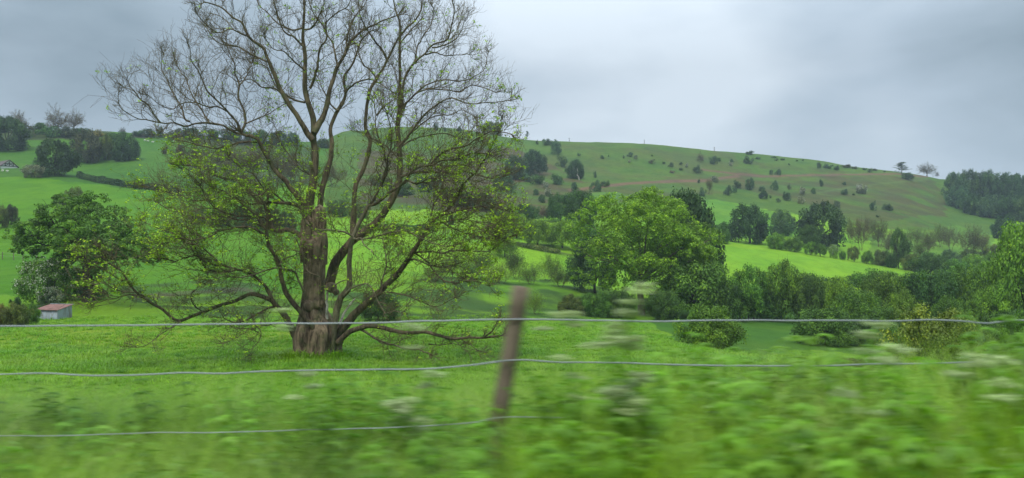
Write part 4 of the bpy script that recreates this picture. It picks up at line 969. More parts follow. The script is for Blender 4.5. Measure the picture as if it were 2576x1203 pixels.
# stream hedge on the right ------------------------------------------------------------
plant('tree', 1752, 800, 240, 152, 'mid', 'broad dense green tree right of the sycamore, largest of the stream hedge')
plant('shrub', 1672, 806, 110, 76, 'deep', 'low dark shrub filling the corner right of the sycamore trunk')
plant('thorntree', 1890, 806, 150, 140, 'mid', 'thorn tree with a forked crooked trunk showing above the top wire')
plant('thorntree', 1962, 808, 134, 156, 'mid', 'tall upright tree of the stream hedge with thin branches at its top')
plant('shrub', 1780, 874, 176, 112, 'mid', 'rounded green bush standing in front of the stream hedge')
plant('shrub', 2044, 812, 110, 120, 'deep', 'green shrub right of the upright tree in the stream hedge', at=92)
plant('shrub', 2066, 868, 170, 96, 'mid', 'lower green bush in front of the stream hedge')
row('stream hedge on the right', 'dense green shrub of the stream hedge, front row, %s from the left', [
 ('shrub', x, y, w, h, c) for x, y, w, h, c in [(2112,822,120,126,'fresh'),(2168,838,150,112,'mid'),(2222,822,140,140,'mid'),(2272,842,120,110,'fresh'),(2330,826,170,146,'deep'),(2392,846,110,104,'mid'),(2430,826,140,158,'mid'),(2490,836,130,124,'fresh'),(2175,872,130,76,'deep'),(2262,886,150,84,'mid')]])
plant('shrub', 2350, 942, 262, 176, 'yellow', 'large yellow-green bush, nearest of the right side, behind the fence')
plant('shrub', 2150, 944, 110, 44, 'olive', 'low shrub at the lower edge of the field left of the yellow-green bush')
plant('tree', 2580, 812, 210, 256, 'fresh', 'tall bright green tree at the right edge of the picture', at=88)
plant('shrub', 2540, 900, 150, 120, 'deep', 'dark green shrub at the right edge behind the verge')
plant('shrub', 2610, 930, 150, 150, 'mid', 'green shrub cut off by the right edge behind the verge')

for it in [('shrub',1838,806,120,92,'deep','dark shrub filling the gap behind the forked thorn trunk'),('shrub',1926,806,100,80,'deep','dark low shrub between the forked thorn and the tall upright tree'),
           ('shrub',1560,800,96,70,'deep','dark rounded shrub tight against the left of the sycamore trunk'),('shrub',1655,792,80,64,'mid','small green shrub tight against the right of the sycamore trunk')]:
    plant(*it)
row('taller back row of the stream hedge', 'taller bush, back row of the stream hedge under the bright field, %s from left', [
 ('tree', x, y, w, h, c) for x, y, w, h, c in [(2020,806,150,122,'mid'),(2092,800,160,104,'deep'),(2200,796,180,118,'mid'),(2300,792,170,108,'fresh'),(2400,792,180,114,'deep'),(2490,790,170,122,'mid'),(2560,790,160,120,'deep')]])
# two dark trees behind the sycamore, then the sycamore and the spreading tree: each with its own skeleton
plant('tree', 1722, 745, 186, 268, 'dark', 'dark green tree behind the upper right of the sycamore', at=116)
plant('tree', 1496, 735, 150, 150, 'dark', 'dark green tree behind the lower left of the sycamore', at=112)
plant('tree', 1790, 740, 90, 130, 'dark', 'small dark tree right behind the sycamore\'s right edge', at=116)
def big_tree(name, px, pb, w, h, at, clumps, nleaf, lsize, trunk_w, fork_y, colr, label, barkm, lm, leafv=(.5, .5), droop=0):
    X = (px-CX)/F*at; Y = at; Z = float(H(X, Y)); O = np.array([X, Y, Z]); root = empty(name, (X, Y, Z)); setp(root, label, 'tree')
    rg = np.random.default_rng(int(px)); C = []; cr = []
    for (x, y, r, o_) in clumps:
        d = at+o_; C.append([(x-CX)/F*d, d, ZC+(CY-y)/F*d]); cr.append(r/F*at)
    C = np.array(C)-O; cr = np.array(cr)
    # each lobe of the outline is itself many leaf sprays
    sub, sr = [], []
    for c, r in zip(C, cr):
        n_ = int(12+r*9); dd_ = nrm(rg.normal(size=(n_, 3))+[0, -.15, .30]); sub.append(c+dd_*r*rg.uniform(.55, 1.05, (n_, 1))*[1, 1.1, .85]); sr.append(rg.uniform(.20, .42, n_)*r)
    sub = np.concatenate(sub); sr = np.concatenate(sr)
    k = rg.choice(len(sub), nleaf, p=sr**1.6/np.sum(sr**1.6)); dd_ = nrm(rg.normal(size=(nleaf, 3))+[0, 0, .4])
    pos = sub[k]+dd_*(rg.uniform(.3, 1, nleaf)**.5*sr[k])[:, None]*[1, 1, .6]
    v, q = leaves(pos, nrm(dd_+[0, 0, .6]), rg.uniform(.6, 1.3, nleaf)*lsize, .62, rg, .36)
    tone = rg.random(len(sub)); val = np.clip(.42+(tone[k]-.5)*.8+rg.normal(size=nleaf)*.15, 0, 1)
    A = Acc(); A.add(v, q, a=np.repeat(val, 4)); cm = obj('crown', A.mesh('crown', lm), root); cm.color = (.165, .300, .026, 1) if colr == 'fresh' else (.085, .185, .022, 1)
    fk = np.array([0, 0, ZC+(CY-fork_y)/F*at-Z]); r0 = trunk_w/2/F*at; A = Acc()
    P, t = smooth_path(np.array([[0, 0, -.3], [.03*r0, 0, fk[2]*.3], [-.4*r0, 0, fk[2]*.7], fk]), .25)
    r = r0*(1.0+.7*np.exp(-t*9)-.12*t)*(1+.16*fbm(t*9, t*0+2, 2)*2); v, q = tubes(P[None], r[None], 14, rg); A.add(v, q); root_tr = obj('trunk', A.mesh('trunk', barkm, True), root)
    for c in C[rg.permutation(len(C))[:16]]:
        m1 = fk+(c-fk)*.35+[0, 0, abs(c[2]-fk[2])*.06]; m2 = fk+(c-fk)*.7+rg.normal(size=3)*.3
        P, t = smooth_path(np.array([fk-[0, 0, r0*1.2], m1, m2, c]), .4); P = P+rg.normal(size=P.shape)*.04
        A = Acc(); rl = r0*.42*(1-t*.82); v, q = tubes(P[None], rl[None], 7, rg); A.add(v, q)
        b0, dr, rr_, tt = spawn(P[None], rl[None], 12, .3, (25, 65), .4, rg)
        Q = grow(b0, dr, rg.uniform(.8, 2.0, 12), 7, .2, .05, rg); v, q = tubes(Q, taper(rr_*.5, np.full(12, .012), 7), 4, rg); A.add(v, q)
        obj('limb', A.mesh('limb', barkm, True), root)
    return root
_rs = np.random.default_rng(77); syc = [(1612,560,70,0),(1560,600,62,0),(1670,610,62,0),(1612,650,60,0),(1520,650,46,2),(1720,650,46,2)]
for _k in range(120):
    _t = _rs.uniform(0, 2*np.pi); _e = _rs.uniform(-.42, 1); _c = math.sqrt(max(0, 1-abs(_e)**2.3)); _w = 178+18*math.sin(_t*3)
    syc.append((1618+_w*_c*math.cos(_t)*_rs.uniform(.78, 1), 622-136*_e*_rs.uniform(.88, 1)+16*_c*math.cos(_t), _rs.uniform(18, 33), 6.2*_c*math.sin(_t)))
syc += [(1610,690,34,-4),(1560,690,34,-3),(1660,695,34,-3),(1520,690,30,1),(1710,700,32,1),(1640,740,20,2),(1550,742,18,1),(1760,700,28,1),(1590,712,24,-3),(1570,735,18,-3),(1650,725,26,-3),(1480,706,24,2),(1530,712,26,1),(1450,690,20,3)]
big_tree('leafy_sycamore', 1613, 793, 400, 340, 98, syc, 84000, .24, 17, 700, 'fresh', 'large domed sycamore in full fresh leaf with a grey trunk', M['bark_pale'], M['leaf_soft'])
lft = [(200,515,30,1),(110,585,34,1),(160,580,40,2),(220,600,44,2),(300,620,40,1),(340,640,34,0),(60,600,28,0),(95,640,24,0),(380,640,26,0),(350,600,26,1),(270,600,44,0),(185,620,50,1),(215,690,26,1),(150,670,26,0),(250,690,26,0),(190,540,46,0),(130,560,40,0),(250,560,44,1),(80,580,36,-1),(40,590,24,-1),(300,590,40,0),(350,620,36,-1),(385,650,24,-1),(200,590,50,-3),(140,610,40,-2),(260,620,44,-3),(90,615,28,-1),(40,625,20,-1),(320,650,30,-1),(180,650,34,0),(230,510,34,2),(170,505,32,2),(270,660,26,1),(60,600,26,1),(290,545,30,2),(230,655,28,1),(120,535,28,1)]
big_tree('spreading_tree', 224, 742, 410, 270, 68, lft, 46000, .19, 24, 640, 'mid', 'wide spreading green tree at the left behind the white hawthorns', M['bark_dark'], M['leaf'])

# dead white trunk on the middle hill
X, Y, Z = ground_at(1457, 453); r_ = empty('dead_trunk', (X, Y, Z)); setp(r_, 'bleached bare dead trunk standing before the round dark tree on the hill', 'dead tree')
s_ = Y/F
P, t = smooth_path(np.array([[0, 0, -.2], [-1.5*s_, 0, 7*s_], [-5*s_, 0, 14*s_], [-3.5*s_, 0, 20*s_], [-5*s_, 0, 29*s_]]), .3)
A = Acc(); v, q = tubes(P[None], (1.25*s_*(1.1-t*.75))[None], 7); A.add(v, q); obj('trunk', A.mesh('trunk', M['deadwood'], True), r_)
P, t = smooth_path(np.array([[-3*s_, 0, 10*s_], [-6*s_, 0, 12*s_], [-8*s_, 0, 12.5*s_]]), .2); A = Acc(); v, q = tubes(P[None], (.5*s_*(1.1-t*.8))[None], 5); A.add(v, q); obj('branch', A.mesh('branch', M['deadwood'], True), r_)

# clipped hedges: long bodies of leaf sprays
def hedge(pts, h, w, colr, label, nl, ls):
    W = [np.array(ground_at(*p)) for p in pts]; O = W[0].copy(); rg = np.random.default_rng(int(pts[0][0]))
    P, t = smooth_path(np.array(W), 1.0); P[:, 2] = H(P[:, 0], P[:, 1]); i = rg.integers(0, len(P)-1, nl); f = rg.random(nl)[:, None]
    c = P[i]*(1-f)+P[i+1]*f-O; a = rg.uniform(0, np.pi, nl); hh = h*(.85+.5*fbm(P[i, 0]/3, P[i, 1]/3, 3)*2)
    off = np.stack([np.zeros(nl), np.cos(a)*w/2, np.sin(a)**.6*hh], -1)*rg.uniform(.75, 1.05, (nl, 1)); n_ = np.stack([np.zeros(nl), np.cos(a), np.sin(a)], -1)
    v, q = leaves(c+off, n_, rg.uniform(.6, 1.3, nl)*ls, .65, rg, .6); A = Acc(); A.add(v, q, a=np.repeat(np.clip(.5+fbm(c[:,0]/2, c[:,1]/2, 2)+rg.normal(size=nl)*.2, 0, 1), 4))
    o = obj('hedge', A.mesh('hedge', M['leaf']), None, O); setp(o, label, 'hedge', color=GREENS[colr])
hedge([(196,447),(240,458),(300,468),(345,474),(400,480),(450,486)], 2.0, 1.8, 'dark', 'dark field hedge running down the left hill below the dark trees', 9000, .5)
hedge([(905,578),(960,580),(1020,580),(1090,582)], 1.5, 1.5, 'deep', 'low dark hedge across the green field behind the old tree\'s right limbs', 4000, .4)
hedge([(1180,598),(1240,606),(1330,626),(1410,640)], .9, 1.4, 'olive', 'low rough hedge bank slanting down towards the sycamore\'s left side', 3000, .35)

# ------------------------------------------------------------------ tin shed
def simple(name, col_, rough=.6, spec=.3, metal=0, nz=6, amt=.35, c2=None, streak=False):
    m, nt = mat_new(name); N = NT(nt); p = N.pos(1, 1, .25 if streak else 1)
    c = N.mix(N.mr(N.noise(nz, 5, .65, p), .4, .7, 0, amt), col_, c2 or tuple(x*.45 for x in col_))
    N.out(c, rough, spec, bump=N.noise(nz*3, 4, .6, p), bstr=.3, bdist=.01, metal=metal); return m
M['tin'] = simple('weathered_grey_sheet', (.27,.32,.35), .6, .3, 0, 3.0, .9, (.14,.12,.10), True)
M['rust'] = simple('rusty_pink_roof_sheet', (.26,.135,.115), .7, .2, 0, 3, .85, (.13,.085,.07))
M['post'] = simple('weathered_fence_wood', (.20,.155,.110), .85, .15, 0, 16, .9, (.07,.055,.038), True)
M['wire'] = simple('galvanised_wire', (.30,.32,.32), .38, .6, .55, 60, .3)
M['white'] = simple('limewash', (.72,.72,.69), .8, .2)
M['timber'] = simple('black_timber', (.035,.03,.028), .7)
M['slate'] = simple('brown_slate_roof', (.10,.075,.07), .7)
M['wool'] = simple('sheep_wool', (.62,.60,.54), .95, .1, 0, 40, .3)
M['dark'] = simple('dark_inside', (.02,.02,.02), .8)
sx, sy, sz = ground_at(136, 802); s = sy/F
sh = empty('tin_shed', (sx, sy, sz), R(-14)); setp(sh, 'low grey corrugated tin shed with a rusty pink lean-to roof in the grass', 'shed')
WL, WD, HF, HB = 66*s, 44*s, 24*s, 33*s           # length, depth, wall height in front and at the back
def corrug(x0, x1, z0, z1, y, pitch=.085, amp=.012, nx=6):
    n_ = max(4, int((x1-x0)/pitch*nx/2)); x = np.linspace(x0, x1, n_); yy = y+amp*np.sin((x-x0)/pitch*2*np.pi)
    v = np.concatenate([np.stack([x, yy, x*0+z0], -1), np.stack([x, yy, x*0+z1], -1), np.stack([x, yy+.012, x*0+z0], -1), np.stack([x, yy+.012, x*0+z1], -1)])
    i = np.arange(n_-1); k = n_
    q = np.concatenate([np.stack([i, i+1, i+1+k, i+k], -1), np.stack([i+2*k, i+3*k, i+1+3*k, i+1+2*k], -1), np.stack([i+k, i+1+k, i+1+3*k, i+3*k], -1)]); return v, q
npan = 4
for k in range(npan):
    a, b_ = -WL/2+WL*k/npan, -WL/2+WL*(k+1)/npan-.012
    A = Acc(); A.add(*corrug(a, b_, -.12, HF-rng.uniform(0, .02), -WD/2-.004*(k % 2))); obj('wall_panel', A.mesh('wall_panel', M['tin'], True), sh)
A = Acc()
x = WL/2; v = np.array([[x,-WD/2,-.12],[x,WD/2,-.12],[x,WD/2,HB],[x,-WD/2,HF],[x-.02,-WD/2,-.12],[x-.02,WD/2,-.12],[x-.02,WD/2,HB],[x-.02,-WD/2,HF]]); A.add(v, [[0,1,2,3],[4,7,6,5]])
v2_ = v.copy(); v2_[:, 0] = -x+np.array([0]*4+[.02]*4); A.add(v2_, [[0,3,2,1],[4,5,6,7]]); obj('end_wall', A.mesh('end_wall', M['tin']), sh)
A = Acc(); A.add(box(-WL/2, WL/2, WD/2-.02, WD/2, -.12, HB), BOXF); obj('back_wall', A.mesh('back_wall', M['tin']), sh)
slope = math.atan2(HB-HF, WD)
for k in range(4):
    a, b_ = -WL/2-.08+(WL+.16)*k/4, -WL/2-.08+(WL+.16)*(k+1)/4-.01
    n_ = 20; xx = np.linspace(a, b_, n_); wv_ = .010*np.sin((xx-a)/.085*2*np.pi)
    top = []
    for yy, zz in ((-WD/2-.12, HF+.03-.12*math.tan(slope)), (WD/2+.06, HB+.03+.06*math.tan(slope))): top.append(np.stack([xx, xx*0+yy, zz+wv_+.004*(k % 2)], -1))
    V_ = np.concatenate(top+[t_-[0, 0, .015] for t_ in top]); i = np.arange(n_-1); q = np.concatenate([np.stack([i, i+1, i+1+n_, i+n_], -1), np.stack([i+2*n_, i+3*n_, i+1+3*n_, i+1+2*n_], -1), np.stack([i, i+2*n_, i+1+2*n_, i+1], -1)])
    A = Acc(); A.add(V_, q); obj('roof_sheet', A.mesh('roof_sheet', M['rust'], True), sh)
A = Acc(); A.add(box(-WL/2-.1, WL/2+.1, WD/2+.04, WD/2+.08, HB+.01, HB+.09), BOXF); A.add(box(WL/2+.065, WL/2+.10, -WD/2-.1, -WD/2-.04, HF-.09, HF+.0), BOXF); obj('roof_edge_board', A.mesh('roof_edge_board', M['tin']), sh)

# ------------------------------------------------------------------ timber-framed cottage far up the left field
hx, hy, hz = ground_at(20, 424); s = hy/F
ct = empty('timbered_cottage', (hx, hy+.6, hz-.75), R(52)); setp(ct, 'black and white timber-framed cottage gable with a brown roof at the left edge', 'cottage')
gw, gh0, gh1 = 18*s, 1.2+2*s, 1.2+17*s           # half width, eaves, apex
A = Acc(); A.add([[-gw,0,0],[gw,0,0],[gw,0,gh0],[0,0,gh1],[-gw,0,gh0],[-gw,9,0],[gw,9,0],[gw,9,gh0],[0,9,gh1],[-gw,9,gh0]]); A.q.append(np.array([[0,1,2,4],[1,6,7,2],[5,0,4,9],[6,5,9,7]])); A.t.append(np.array([[4,2,3],[7,9,8]])); obj('wall', A.mesh('wall', M['white']), ct)
for sg in (1, -1):
    ex = gw+.35; ez = gh0-.35*(gh1-gh0)/gw; A = Acc(); p = np.array([[0,-.35,gh1+.03],[sg*ex,-.35,ez+.03],[sg*ex,9.3,ez+.03],[0,9.3,gh1+.03]]); A.add(np.r_[p, p+[0,0,.16]], [[3,2,1,0],[4,5,6,7],[0,1,5,4],[1,2,6,5],[2,3,7,6]]); obj('roof_slope', A.mesh('roof_slope', M['slate']), ct)
def beam(x0, z0, x1, z1, w=.2):
    d = np.array([x1-x0, z1-z0]); L = np.hypot(*d); d /= L; n_ = np.array([-d[1], d[0]])*w/2
    c = [np.array([x0, z0])-n_, np.array([x1, z1])-n_, np.array([x1, z1])+n_, np.array([x0, z0])+n_]
    v = np.array([[a[0], -.05, a[1]] for a in c]+[[a[0], .01, a[1]] for a in c]); A = Acc(); A.add(v, [[0,1,2,3],[0,4,5,1],[1,5,6,2],[2,6,7,3],[3,7,4,0]]); obj('beam', A.mesh('beam', M['timber']), ct)
beam(-gw+.1, gh0, gw-.1, gh0); beam(0, gh0, 0, gh1-.3); beam(-gw*.5, gh0, -gw*.5, gh0+(gh1-gh0)*.5); beam(gw*.5, gh0, gw*.5, gh0+(gh1-gh0)*.5)
beam(-gw*.5, gh0+(gh1-gh0)*.42, gw*.5, gh0+(gh1-gh0)*.42); beam(-gw*.5, gh0+.1, 0, gh0+(gh1-gh0)*.42, .15); beam(gw*.5, gh0+.1, 0, gh0+(gh1-gh0)*.42, .15)
# ------------------------------------------------------------------ sheep
def sheep():
    r_ = empty('sheep'); A = Acc()
    th_ = np.linspace(0, np.pi, 9); ph = np.arange(12)/12*2*np.pi
    S = np.array([[-math.cos(t)*.52, math.sin(t)*math.cos(a)*.24*(1+.15*math.sin(t*2)), .62+math.sin(t)*math.sin(a)*.26-(.05 if math.sin(a) < 0 else 0)] for t in th_ for a in ph]); S[:, 2] += .02*np.sin(S[:, 0]*20)
    j = np.arange(len(S)).reshape(9, 12); A.add(S, np.stack([j[:-1], j[1:], np.roll(j[1:], -1, 1), np.roll(j[:-1], -1, 1)], -1).reshape(-1, 4)); obj('fleece', A.mesh('fleece', M['wool'], True), r_)
    P = np.array([[[.40,0,.70],[.55,0,.74],[.66,0,.62],[.74,0,.48],[.78,0,.40]]]); A = Acc(); v, q = tubes(P, np.array([[.11,.11,.09,.07,.04]]), 8); A.add(v, q)
    for sg in (1, -1): A.add(np.array([[.60,sg*.07,.70],[.57,sg*.19,.68],[.61,sg*.18,.64],[.63,sg*.07,.66]]), [[0,1,2,3]])
    obj('head', A.mesh('head', M['wool'], True), r_)
    for lx in (.3, -.3):
        for ly in (.12, -.12): A = Acc(); v, q = tubes(np.array([[[lx,ly,.5],[lx+.01,ly,.25],[lx,ly,0.]]]), np.array([[.06,.035,.03]]), 6); A.add(v, q); obj('leg', A.mesh('leg', M['timber'] if False else M['wool'], True), r_)
    return r_
base_s = sheep(); first = True
for x, y, lab in [(18,434,'white sheep in the field just below the timbered cottage'),(6,433,'white sheep at the left edge below the cottage'),(364,356,'white sheep high in the upper left field, left one of a close pair'),(372,357,'white sheep high in the upper left field, right one of a close pair'),(384,360,'white sheep grazing right of the pair in the upper left field'),(438,357,'lone white sheep at the right end of the upper left field')]:
    o = base_s if first else copy_tree(base_s); first = False; o.location = ground_at(x, y); o.rotation_euler = (0, 0, R(rng.uniform(-30, 30)+(180 if x % 2 else 0))); k_ = .8; o.scale = (k_,)*3; setp(o, lab, 'sheep', 'sheep grazing on the left hill')

# ------------------------------------------------------------------ poles on the skyline, post fence in the left field
for x, d, hpx, lab in [(1432,449,12,'thin pole on the skyline, leftmost of three'),(1621,448,12,'thin pole on the skyline above the sycamore, middle one of three'),(1797,454,9,'thin short pole on the skyline, rightmost of three')]:
    X = (x-CX)/F*d; Z = float(H(X, d)); hh = hpx/F*d+.3; A = Acc(); v, q = tubes(np.array([[[0,0,-.3],[0,0,hh*.5],[.03,0,hh]]]), np.array([[.16,.15,.13]]), 6); A.add(v, q); A.add(box(-.4, .4, -.05, .05, hh-.32, hh-.2), BOXF)
    o = obj('pole', A.mesh('pole', M['timber']), None, (X, d, Z)); setp(o, lab, 'pole', 'poles on the skyline')
fp = [(-28,652),(6,653),(34,655),(58,657),(92,660)]
W = [np.array(ground_at(*p)) for p in fp]; ff = empty('field_fence', tuple(W[0])); setp(ff, 'thin wire fence on small stakes across the left field', 'fence')
for p in W:
    A = Acc(); v, q = tubes(np.array([[[0,0,-.1],[0,0,.6],[.02,0,1.15]]]), np.array([[.06,.06,.05]]), 6); A.add(v, q); obj('post', A.mesh('post', M['post']), ff, tuple(p-W[0]))
for hh in (.55, 1.0):
    A = Acc(); v, q = tubes(np.array([[p-W[0]+[0, 0, hh] for p in W]]), np.full((1, len(W)), .012), 4); A.add(v, q); obj('wire', A.mesh('wire', M['wire']), ff)

# ------------------------------------------------------------------ roadside fence
FD = 4.1
def fpt(x, y, d=FD): return np.array([(x-CX)/F*d, d, ZC+(CY-y)/F*d])
fr = empty('wire_fence', (0, FD, 0)); setp(fr, 'roadside fence of three twisted wires on a leaning weathered wooden post', 'fence'); FO = np.array([0, FD, 0.])
def post(pb, pt, r, lab=None):
    P, t = smooth_path(np.array([pb, pb*.5+pt*.5+[.004, 0, 0], pt])-FO, .08); sides = 18
    rr_ = r*(1.04-.06*t)*(1+.05*fbm(t*12, t*0+r*100, 2)); v, q = tubes(P[None], rr_[None], sides); v = v+np.repeat((fbm(v[:, 0]*30, v[:, 2]*3, 3)*.010)[:, None], 3, 1)*[1, 1, 0]
    A = Acc(); A.add(v, q); e_i = len(v)-sides; A.add(P[-1:]+[0, 0, r*.10]); A.t.append(np.array([[e_i+i, e_i+(i+1) % sides, len(v)] for i in range(sides)]))
    o = obj('post', A.mesh('post', M['post'], True), fr)
    if lab: o['label'] = lab
post(fpt(1203, 1325), fpt(1312, 722), .048, 'weathered wooden post leaning right')
post(fpt(1226, 1325)-[3.3, 0, 0], fpt(1240, 724)-[3.3, 0, 0], .05); post(fpt(1226, 1325)+[3.4, 0, 0], fpt(1260, 724)+[3.4, 0, 0], .05)
WIRES = [([(-500,815),(0,821),(300,819),(600,815),(900,812),(1100,808),(1290,803),(1450,805),(1650,808),(1900,806),(2100,806),(2250,808),(2340,805),(2420,808),(2480,814),(2530,809),(2620,806),(3000,800)], .0050),
         ([(-500,955),(0,941),(110,939),(220,944),(330,943),(450,939),(560,940),(640,935),(720,932),(900,930),(1050,928),(1180,920),(1290,906),(1400,910),(1560,913),(1700,918),(1850,920),(2000,921),(2200,917),(2350,914),(2500,908),(2620,905),(3000,900)], .0045),
         ([(-500,1105),(0,1097),(200,1095),(400,1088),(600,1087),(800,1080),(1000,1075),(1180,1064),(1260,1050),(1400,1051),(1600,1053),(1800,1051),(2000,1052),(2150,1046),(2350,1040),(2576,1029),(3000,1020)], .0030)]
for n_, (pts, r) in enumerate(WIRES):
    W = np.array([fpt(x, y, FD-.062) for x, y in pts])-FO; P, t = smooth_path(W, .022); P = P+np.stack([P[:, 0]*0, fbm(P[:, 0]*3+n_*9, P[:, 0]*0, 3)*.02, fbm(P[:, 0]*4+n_*5, P[:, 0]*0+3, 3)*.009], -1)
    A = Acc(); ph_ = P[:, 0]/.11*2*np.pi
    for s0 in (0, np.pi):
        Q = P+np.stack([P[:, 0]*0, np.cos(ph_+s0)*r*.62, np.sin(ph_+s0)*r*.62], -1); v, q = tubes(Q[None], np.full((1, len(Q)), r*.62), 6); A.add(v, q)
    obj('wire', A.mesh('wire', M['wire'], True), fr)
    A = Acc(); i = np.argmin(np.abs(P[:, 0]-(np.interp(P[0, 2]*0+pts[6][1], [722, 1325], [1312, 1203])-CX)/F*FD)); c = P[i]
    v, q = tubes(np.array([[c+[-.012, .03, .0], c+[-.012, -.008, .0], c+[0, -.012, .010], c+[.012, -.008, .0], c+[.012, .03, 0]]]), np.full((1, 5), .002), 5); A.add(v, q); obj('staple', A.mesh('staple', M['wire']), fr)

# ------------------------------------------------------------------ verge vegetation
def nettle(seed):
    rg = np.random.default_rng(seed); A = Acc()
    for s_ in range(5):
        b0 = np.array([rg.normal()*.10, rg.normal()*.10, 0]); hgt = rg.uniform(.7, 1.0)
        P = grow(b0[None], np.array([[rg.normal()*.12, rg.normal()*.12, 1.]]), np.array([hgt]), 9, .05, .02, rg); v, q = tubes(P, np.full((1, 9), .004), 4, rg); A.add(v, q, a=np.full(len(v), .3))
        for k in range(1, 9):
            for sg in range(4):
                a = k*1.57+sg*1.57; L = .035+.045*math.sin(k/9*2.8); d = np.array([math.cos(a), math.sin(a), -.15+rg.normal()*.2]); c0 = P[0, k]; w_ = np.array([-math.sin(a), math.cos(a), 0])*L*.32
                pts = np.array([c0, c0+d*L*.35+w_+[0,0,.012], c0+d*L*.4+[0,0,.0], c0+d*L*.35-w_+[0,0,.012], c0+d*L*1.1+[0,0,-L*.25], c0+d*L*.8+w_*.6, c0+d*L*.8-w_*.6])
                A.add(pts, [[0,1,2,3]], None, a=np.full(7, rg.random())); o_ = A.n-7; A.q.append(np.array([[1,5,4,2],[2,4,6,3]])+o_)
    return A
def fern(seed, n_fr=9):
    rg = np.random.default_rng(seed); A = Acc()
    for f_ in range(n_fr):
        a = rg.uniform(0, 6.28); L = rg.uniform(.35, .6); P = grow(np.zeros((1, 3)), np.array([[math.cos(a)*.7, math.sin(a)*.7, 1.]]), np.array([L]), 8, .04, -.10, rg); v, q = tubes(P, np.full((1, 8), .0025), 3, rg); A.add(v, q)
        k = rg.uniform(.3, 1, 44)*6.9; i = k.astype(int); c = P[0, i]+(P[0, np.minimum(i+1, 7)]-P[0, i])*(k-i)[:, None]; w_ = np.array([-math.sin(a), math.cos(a), 0]); wd = np.sin((k/7)**.8*2.9)*.11+.01
        c = c+w_[None]*(rg.uniform(-1, 1, 44)*wd)[:, None]; v, q = leaves(c, np.tile([[0, 0, 1.]], (44, 1)), rg.uniform(.025, .05, 44), .5, rg, .5); A.add(v, q, a=np.repeat(rg.random(44), 4))
    return A
def vpts(n_, x0, x1, d0, d1):
    d = np.sqrt(rng.uniform(d0**2, d1**2, n_)); u = (rng.uniform(x0, x1, n_)-CX)/F; return u*d, d
def top_limit(px):      # how high the verge growth stands in the picture, by position along the road
    return np.interp(px, [-400, 0, 500, 900, 1180, 1300, 1450, 1650, 1800, 2000, 2200, 2400, 2576, 3200], [1085, 1085, 1095, 1095, 1100, 1095, 1030, 985, 1000, 990, 970, 950, 895, 890])
def verge(n_, hm, d0, d1, src, label, name, lo=.5, hi=1.0, x0=-500, x1=3100):
    X, Y = vpts(n_, x0, x1, d0, d1); px = CX+F*X/Y; Z = H(X, Y); lim = ZC+(CY-top_limit(px))/F*np.minimum(Y, 3.2)-Z
    hh = np.clip(lim*(lo+(hi-lo)*rng.random(n_)**1.5), .16, 1.35)
    hh *= np.where((Y > FD-.35) & (rng.random(n_) < .3), .8, 1)
    sc_ = hh/hm; o = scatter(name, np.c_[X, Y, Z-.01], rng.uniform(0, 6.28, n_), np.c_[sc_*.5+.5, sc_*.5+.5, sc_], src, rng.normal(size=(n_, 2))*.10)
    setp(o, label, 'verge plants', kind='stuff')
verge(2300, 1.0, 1.6, 6.5, source('grass_clump_source', blades(56, 1.0, .0075, .20, .8, 6).mesh('gc', M['grass_v'])), 'long arching verge grass in front of and under the fence', 'verge_grass', .35, 1.0)
verge(700, 1.0, 1.6, 6.0, source('broad_grass_source', blades(22, 1.0, .016, .12, 1.2, 7).mesh('bg', M['grass_v'])), 'broad-leaved verge grass drooping along the roadside', 'broad_verge_grass', .3, .95)
verge(150, .9, 2.4, 5.2, source('nettle_source', nettle(3).mesh('nt', M['nettle'])), 'stand of nettles along the roadside fence', 'nettle_bed', .5, 1.0, 900)
verge(60, .9, 2.4, 5.2, source('nettle_source', nettle(5).mesh('nt', M['nettle'])), 'scattered nettles left of the fence post', 'nettle_bed', .45, .9, -500, 950)
verge(260, .5, 2.0, 5.5, source('fern_leaf_source', fern(4).mesh('fl', M['nettle'])), 'feathery cow parsley leaves low on the verge', 'parsley_leaves', .35, .75)

verge(420, 1.0, 2.2, 4.6, source('tall_grass_source', blades(30, 1.0, .012, .10, .6, 6).mesh('tg', M['grass_v'])), 'taller seeding grass standing up through the right part of the verge', 'tall_grass', .75, 1.22, 1330, 3000)
verge(90, .9, 2.4, 4.6, source('nettle_source', nettle(8).mesh('nt', M['nettle'])), 'taller nettles mixed with the grass on the right part of the verge', 'nettle_bed', .7, 1.12, 1400, 3000)
def umbel_head(c, r, rg, A):
    n_ = 12
    for k in range(n_):
        a = k/n_*6.28+rg.normal()*.2; rr_ = r*(.35+.65*math.sqrt(rg.random())); e = c+np.array([math.cos(a)*rr_, math.sin(a)*rr_, r*.55+rg.normal()*.006-.25*rr_*rr_/r])
        v, q = tubes(np.array([[c, c*.5+e*.5+[0, 0, .004], e]]), np.full((1, 3), .0011), 3, rg); A.add(v, q, a=np.full(len(v), .2))
        m_ = 22; p = e+rg.normal(size=(m_, 3))*[.010, .010, .004]; v, q = leaves(p, np.tile([[0, 0, 1.]], (m_, 1)), rg.uniform(.008, .014, m_), .9, rg, .3); A.add(v, q, a=np.repeat(rg.random(m_), 4))
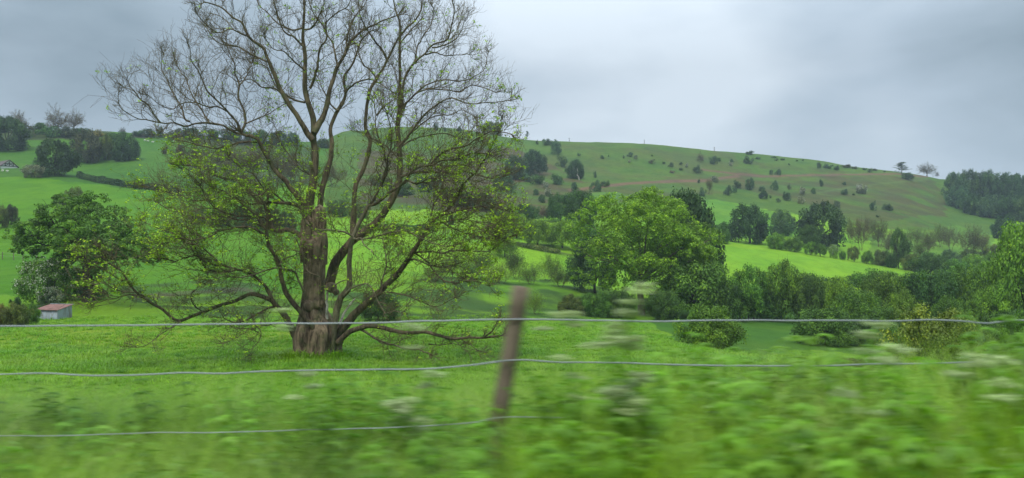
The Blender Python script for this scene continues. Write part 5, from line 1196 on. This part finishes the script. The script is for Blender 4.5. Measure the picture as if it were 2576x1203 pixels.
def parsley(x, y, d, lab, heads=7, grp='cow parsley flowering along the fence'):
    top = fpt(x, y, d); Z = float(H(top[0], d)); hgt = top[2]-Z; rg = np.random.default_rng(int(x)); r_ = empty('cow_parsley', (top[0]-.03, d, Z)); setp(r_, lab, 'wildflower', grp)
    P = grow(np.zeros((1, 3)), np.array([[rg.normal()*.05, rg.normal()*.05, 1.]]), np.array([hgt*.96]), 12, .025, .02, rg); A = Acc(); v, q = tubes(P, taper(np.array([.006]), np.array([.0025]), 12), 6, rg); A.add(v, q); obj('stem', A.mesh('stem', M['nettle'], True), r_)
    ends = [P[0, -1]]
    A = Acc()
    for k in range(heads-1):
        i = rg.integers(5, 11); a = k*2.4; L = rg.uniform(.08, .22); Q = grow(P[:, i], np.array([[math.cos(a)*.7, math.sin(a)*.7, 1.1]]), np.array([L]), 5, .05, .08, rg); v, q = tubes(Q, np.full((1, 5), .0018), 4, rg); A.add(v, q); ends.append(Q[0, -1])
    obj('side_stem', A.mesh('side_stem', M['nettle'], True), r_)
    for e in ends: B = Acc(); umbel_head(e, rg.uniform(.034, .052), rg, B); obj('flower_head', B.mesh('flower_head', M['umbel']), r_)
    L_ = fern(int(x)+1, 5).mesh('leaf', M['nettle'])
    for k in range(3): o = obj('leaf', L_, r_, tuple(P[0, 2+k*2])); o.rotation_euler = (0, 0, k*2.1); o.scale = (.6, .6, .6)
for a in [(1052,790,3.6,'cow parsley with a broad creamy head overlapping the top wire left of the post',11),
          (1552,735,3.2,'tallest cow parsley, a creamy plume rising above the wires right of the post',15),(1592,765,3.3,'cow parsley with several creamy heads just right of the tallest one',14),
          (1475,775,3.6,'cow parsley with creamy heads on the top wire between post and tallest plume',6),(1345,772,3.7,'small cow parsley close to the right side of the post',4),
          (2130,812,3.2,'cow parsley with pale heads poking over the top wire at the right',7),
          (2185,868,3.1,'cow parsley with wide heads between the wires left of the yellow-green bush',4),(2330,850,3.4,'cow parsley in front of the yellow-green bush',4),
          (2460,880,3.0,'cow parsley below the top wire near the right edge',3),
          
          (790,800,3.9,'thin cow parsley in front of the old tree\'s trunk',5),(2545,905,2.7,'cow parsley at the right edge of the picture',6)]:
    parsley(a[0], a[1], a[2], a[3], a[4])

# ------------------------------------------------------------------ damp air
m, nt = mat_new('haze'); N = NT(nt)
pv = N.n('ShaderNodeVolumePrincipled'); pv.inputs['Color'].default_value = (.74, .87, .98, 1); pv.inputs['Density'].default_value = .00032; pv.inputs['Anisotropy'].default_value = .1
o_ = N.n('ShaderNodeOutputMaterial'); N.l(pv.outputs[0], o_.inputs['Volume'])
zt = float(max(gv[:, 2].max()+26, 30)); zb = float(gv[:, 2].min()-1)
hz_ = obj('haze', mesh_from('haze', box(-2700, 2700, -2700, 2700, zb, zt), BOXF, m)); setp(hz_, 'thin blue-grey damp haze filling the valley', kind='stuff')
print('haze', zb, zt)
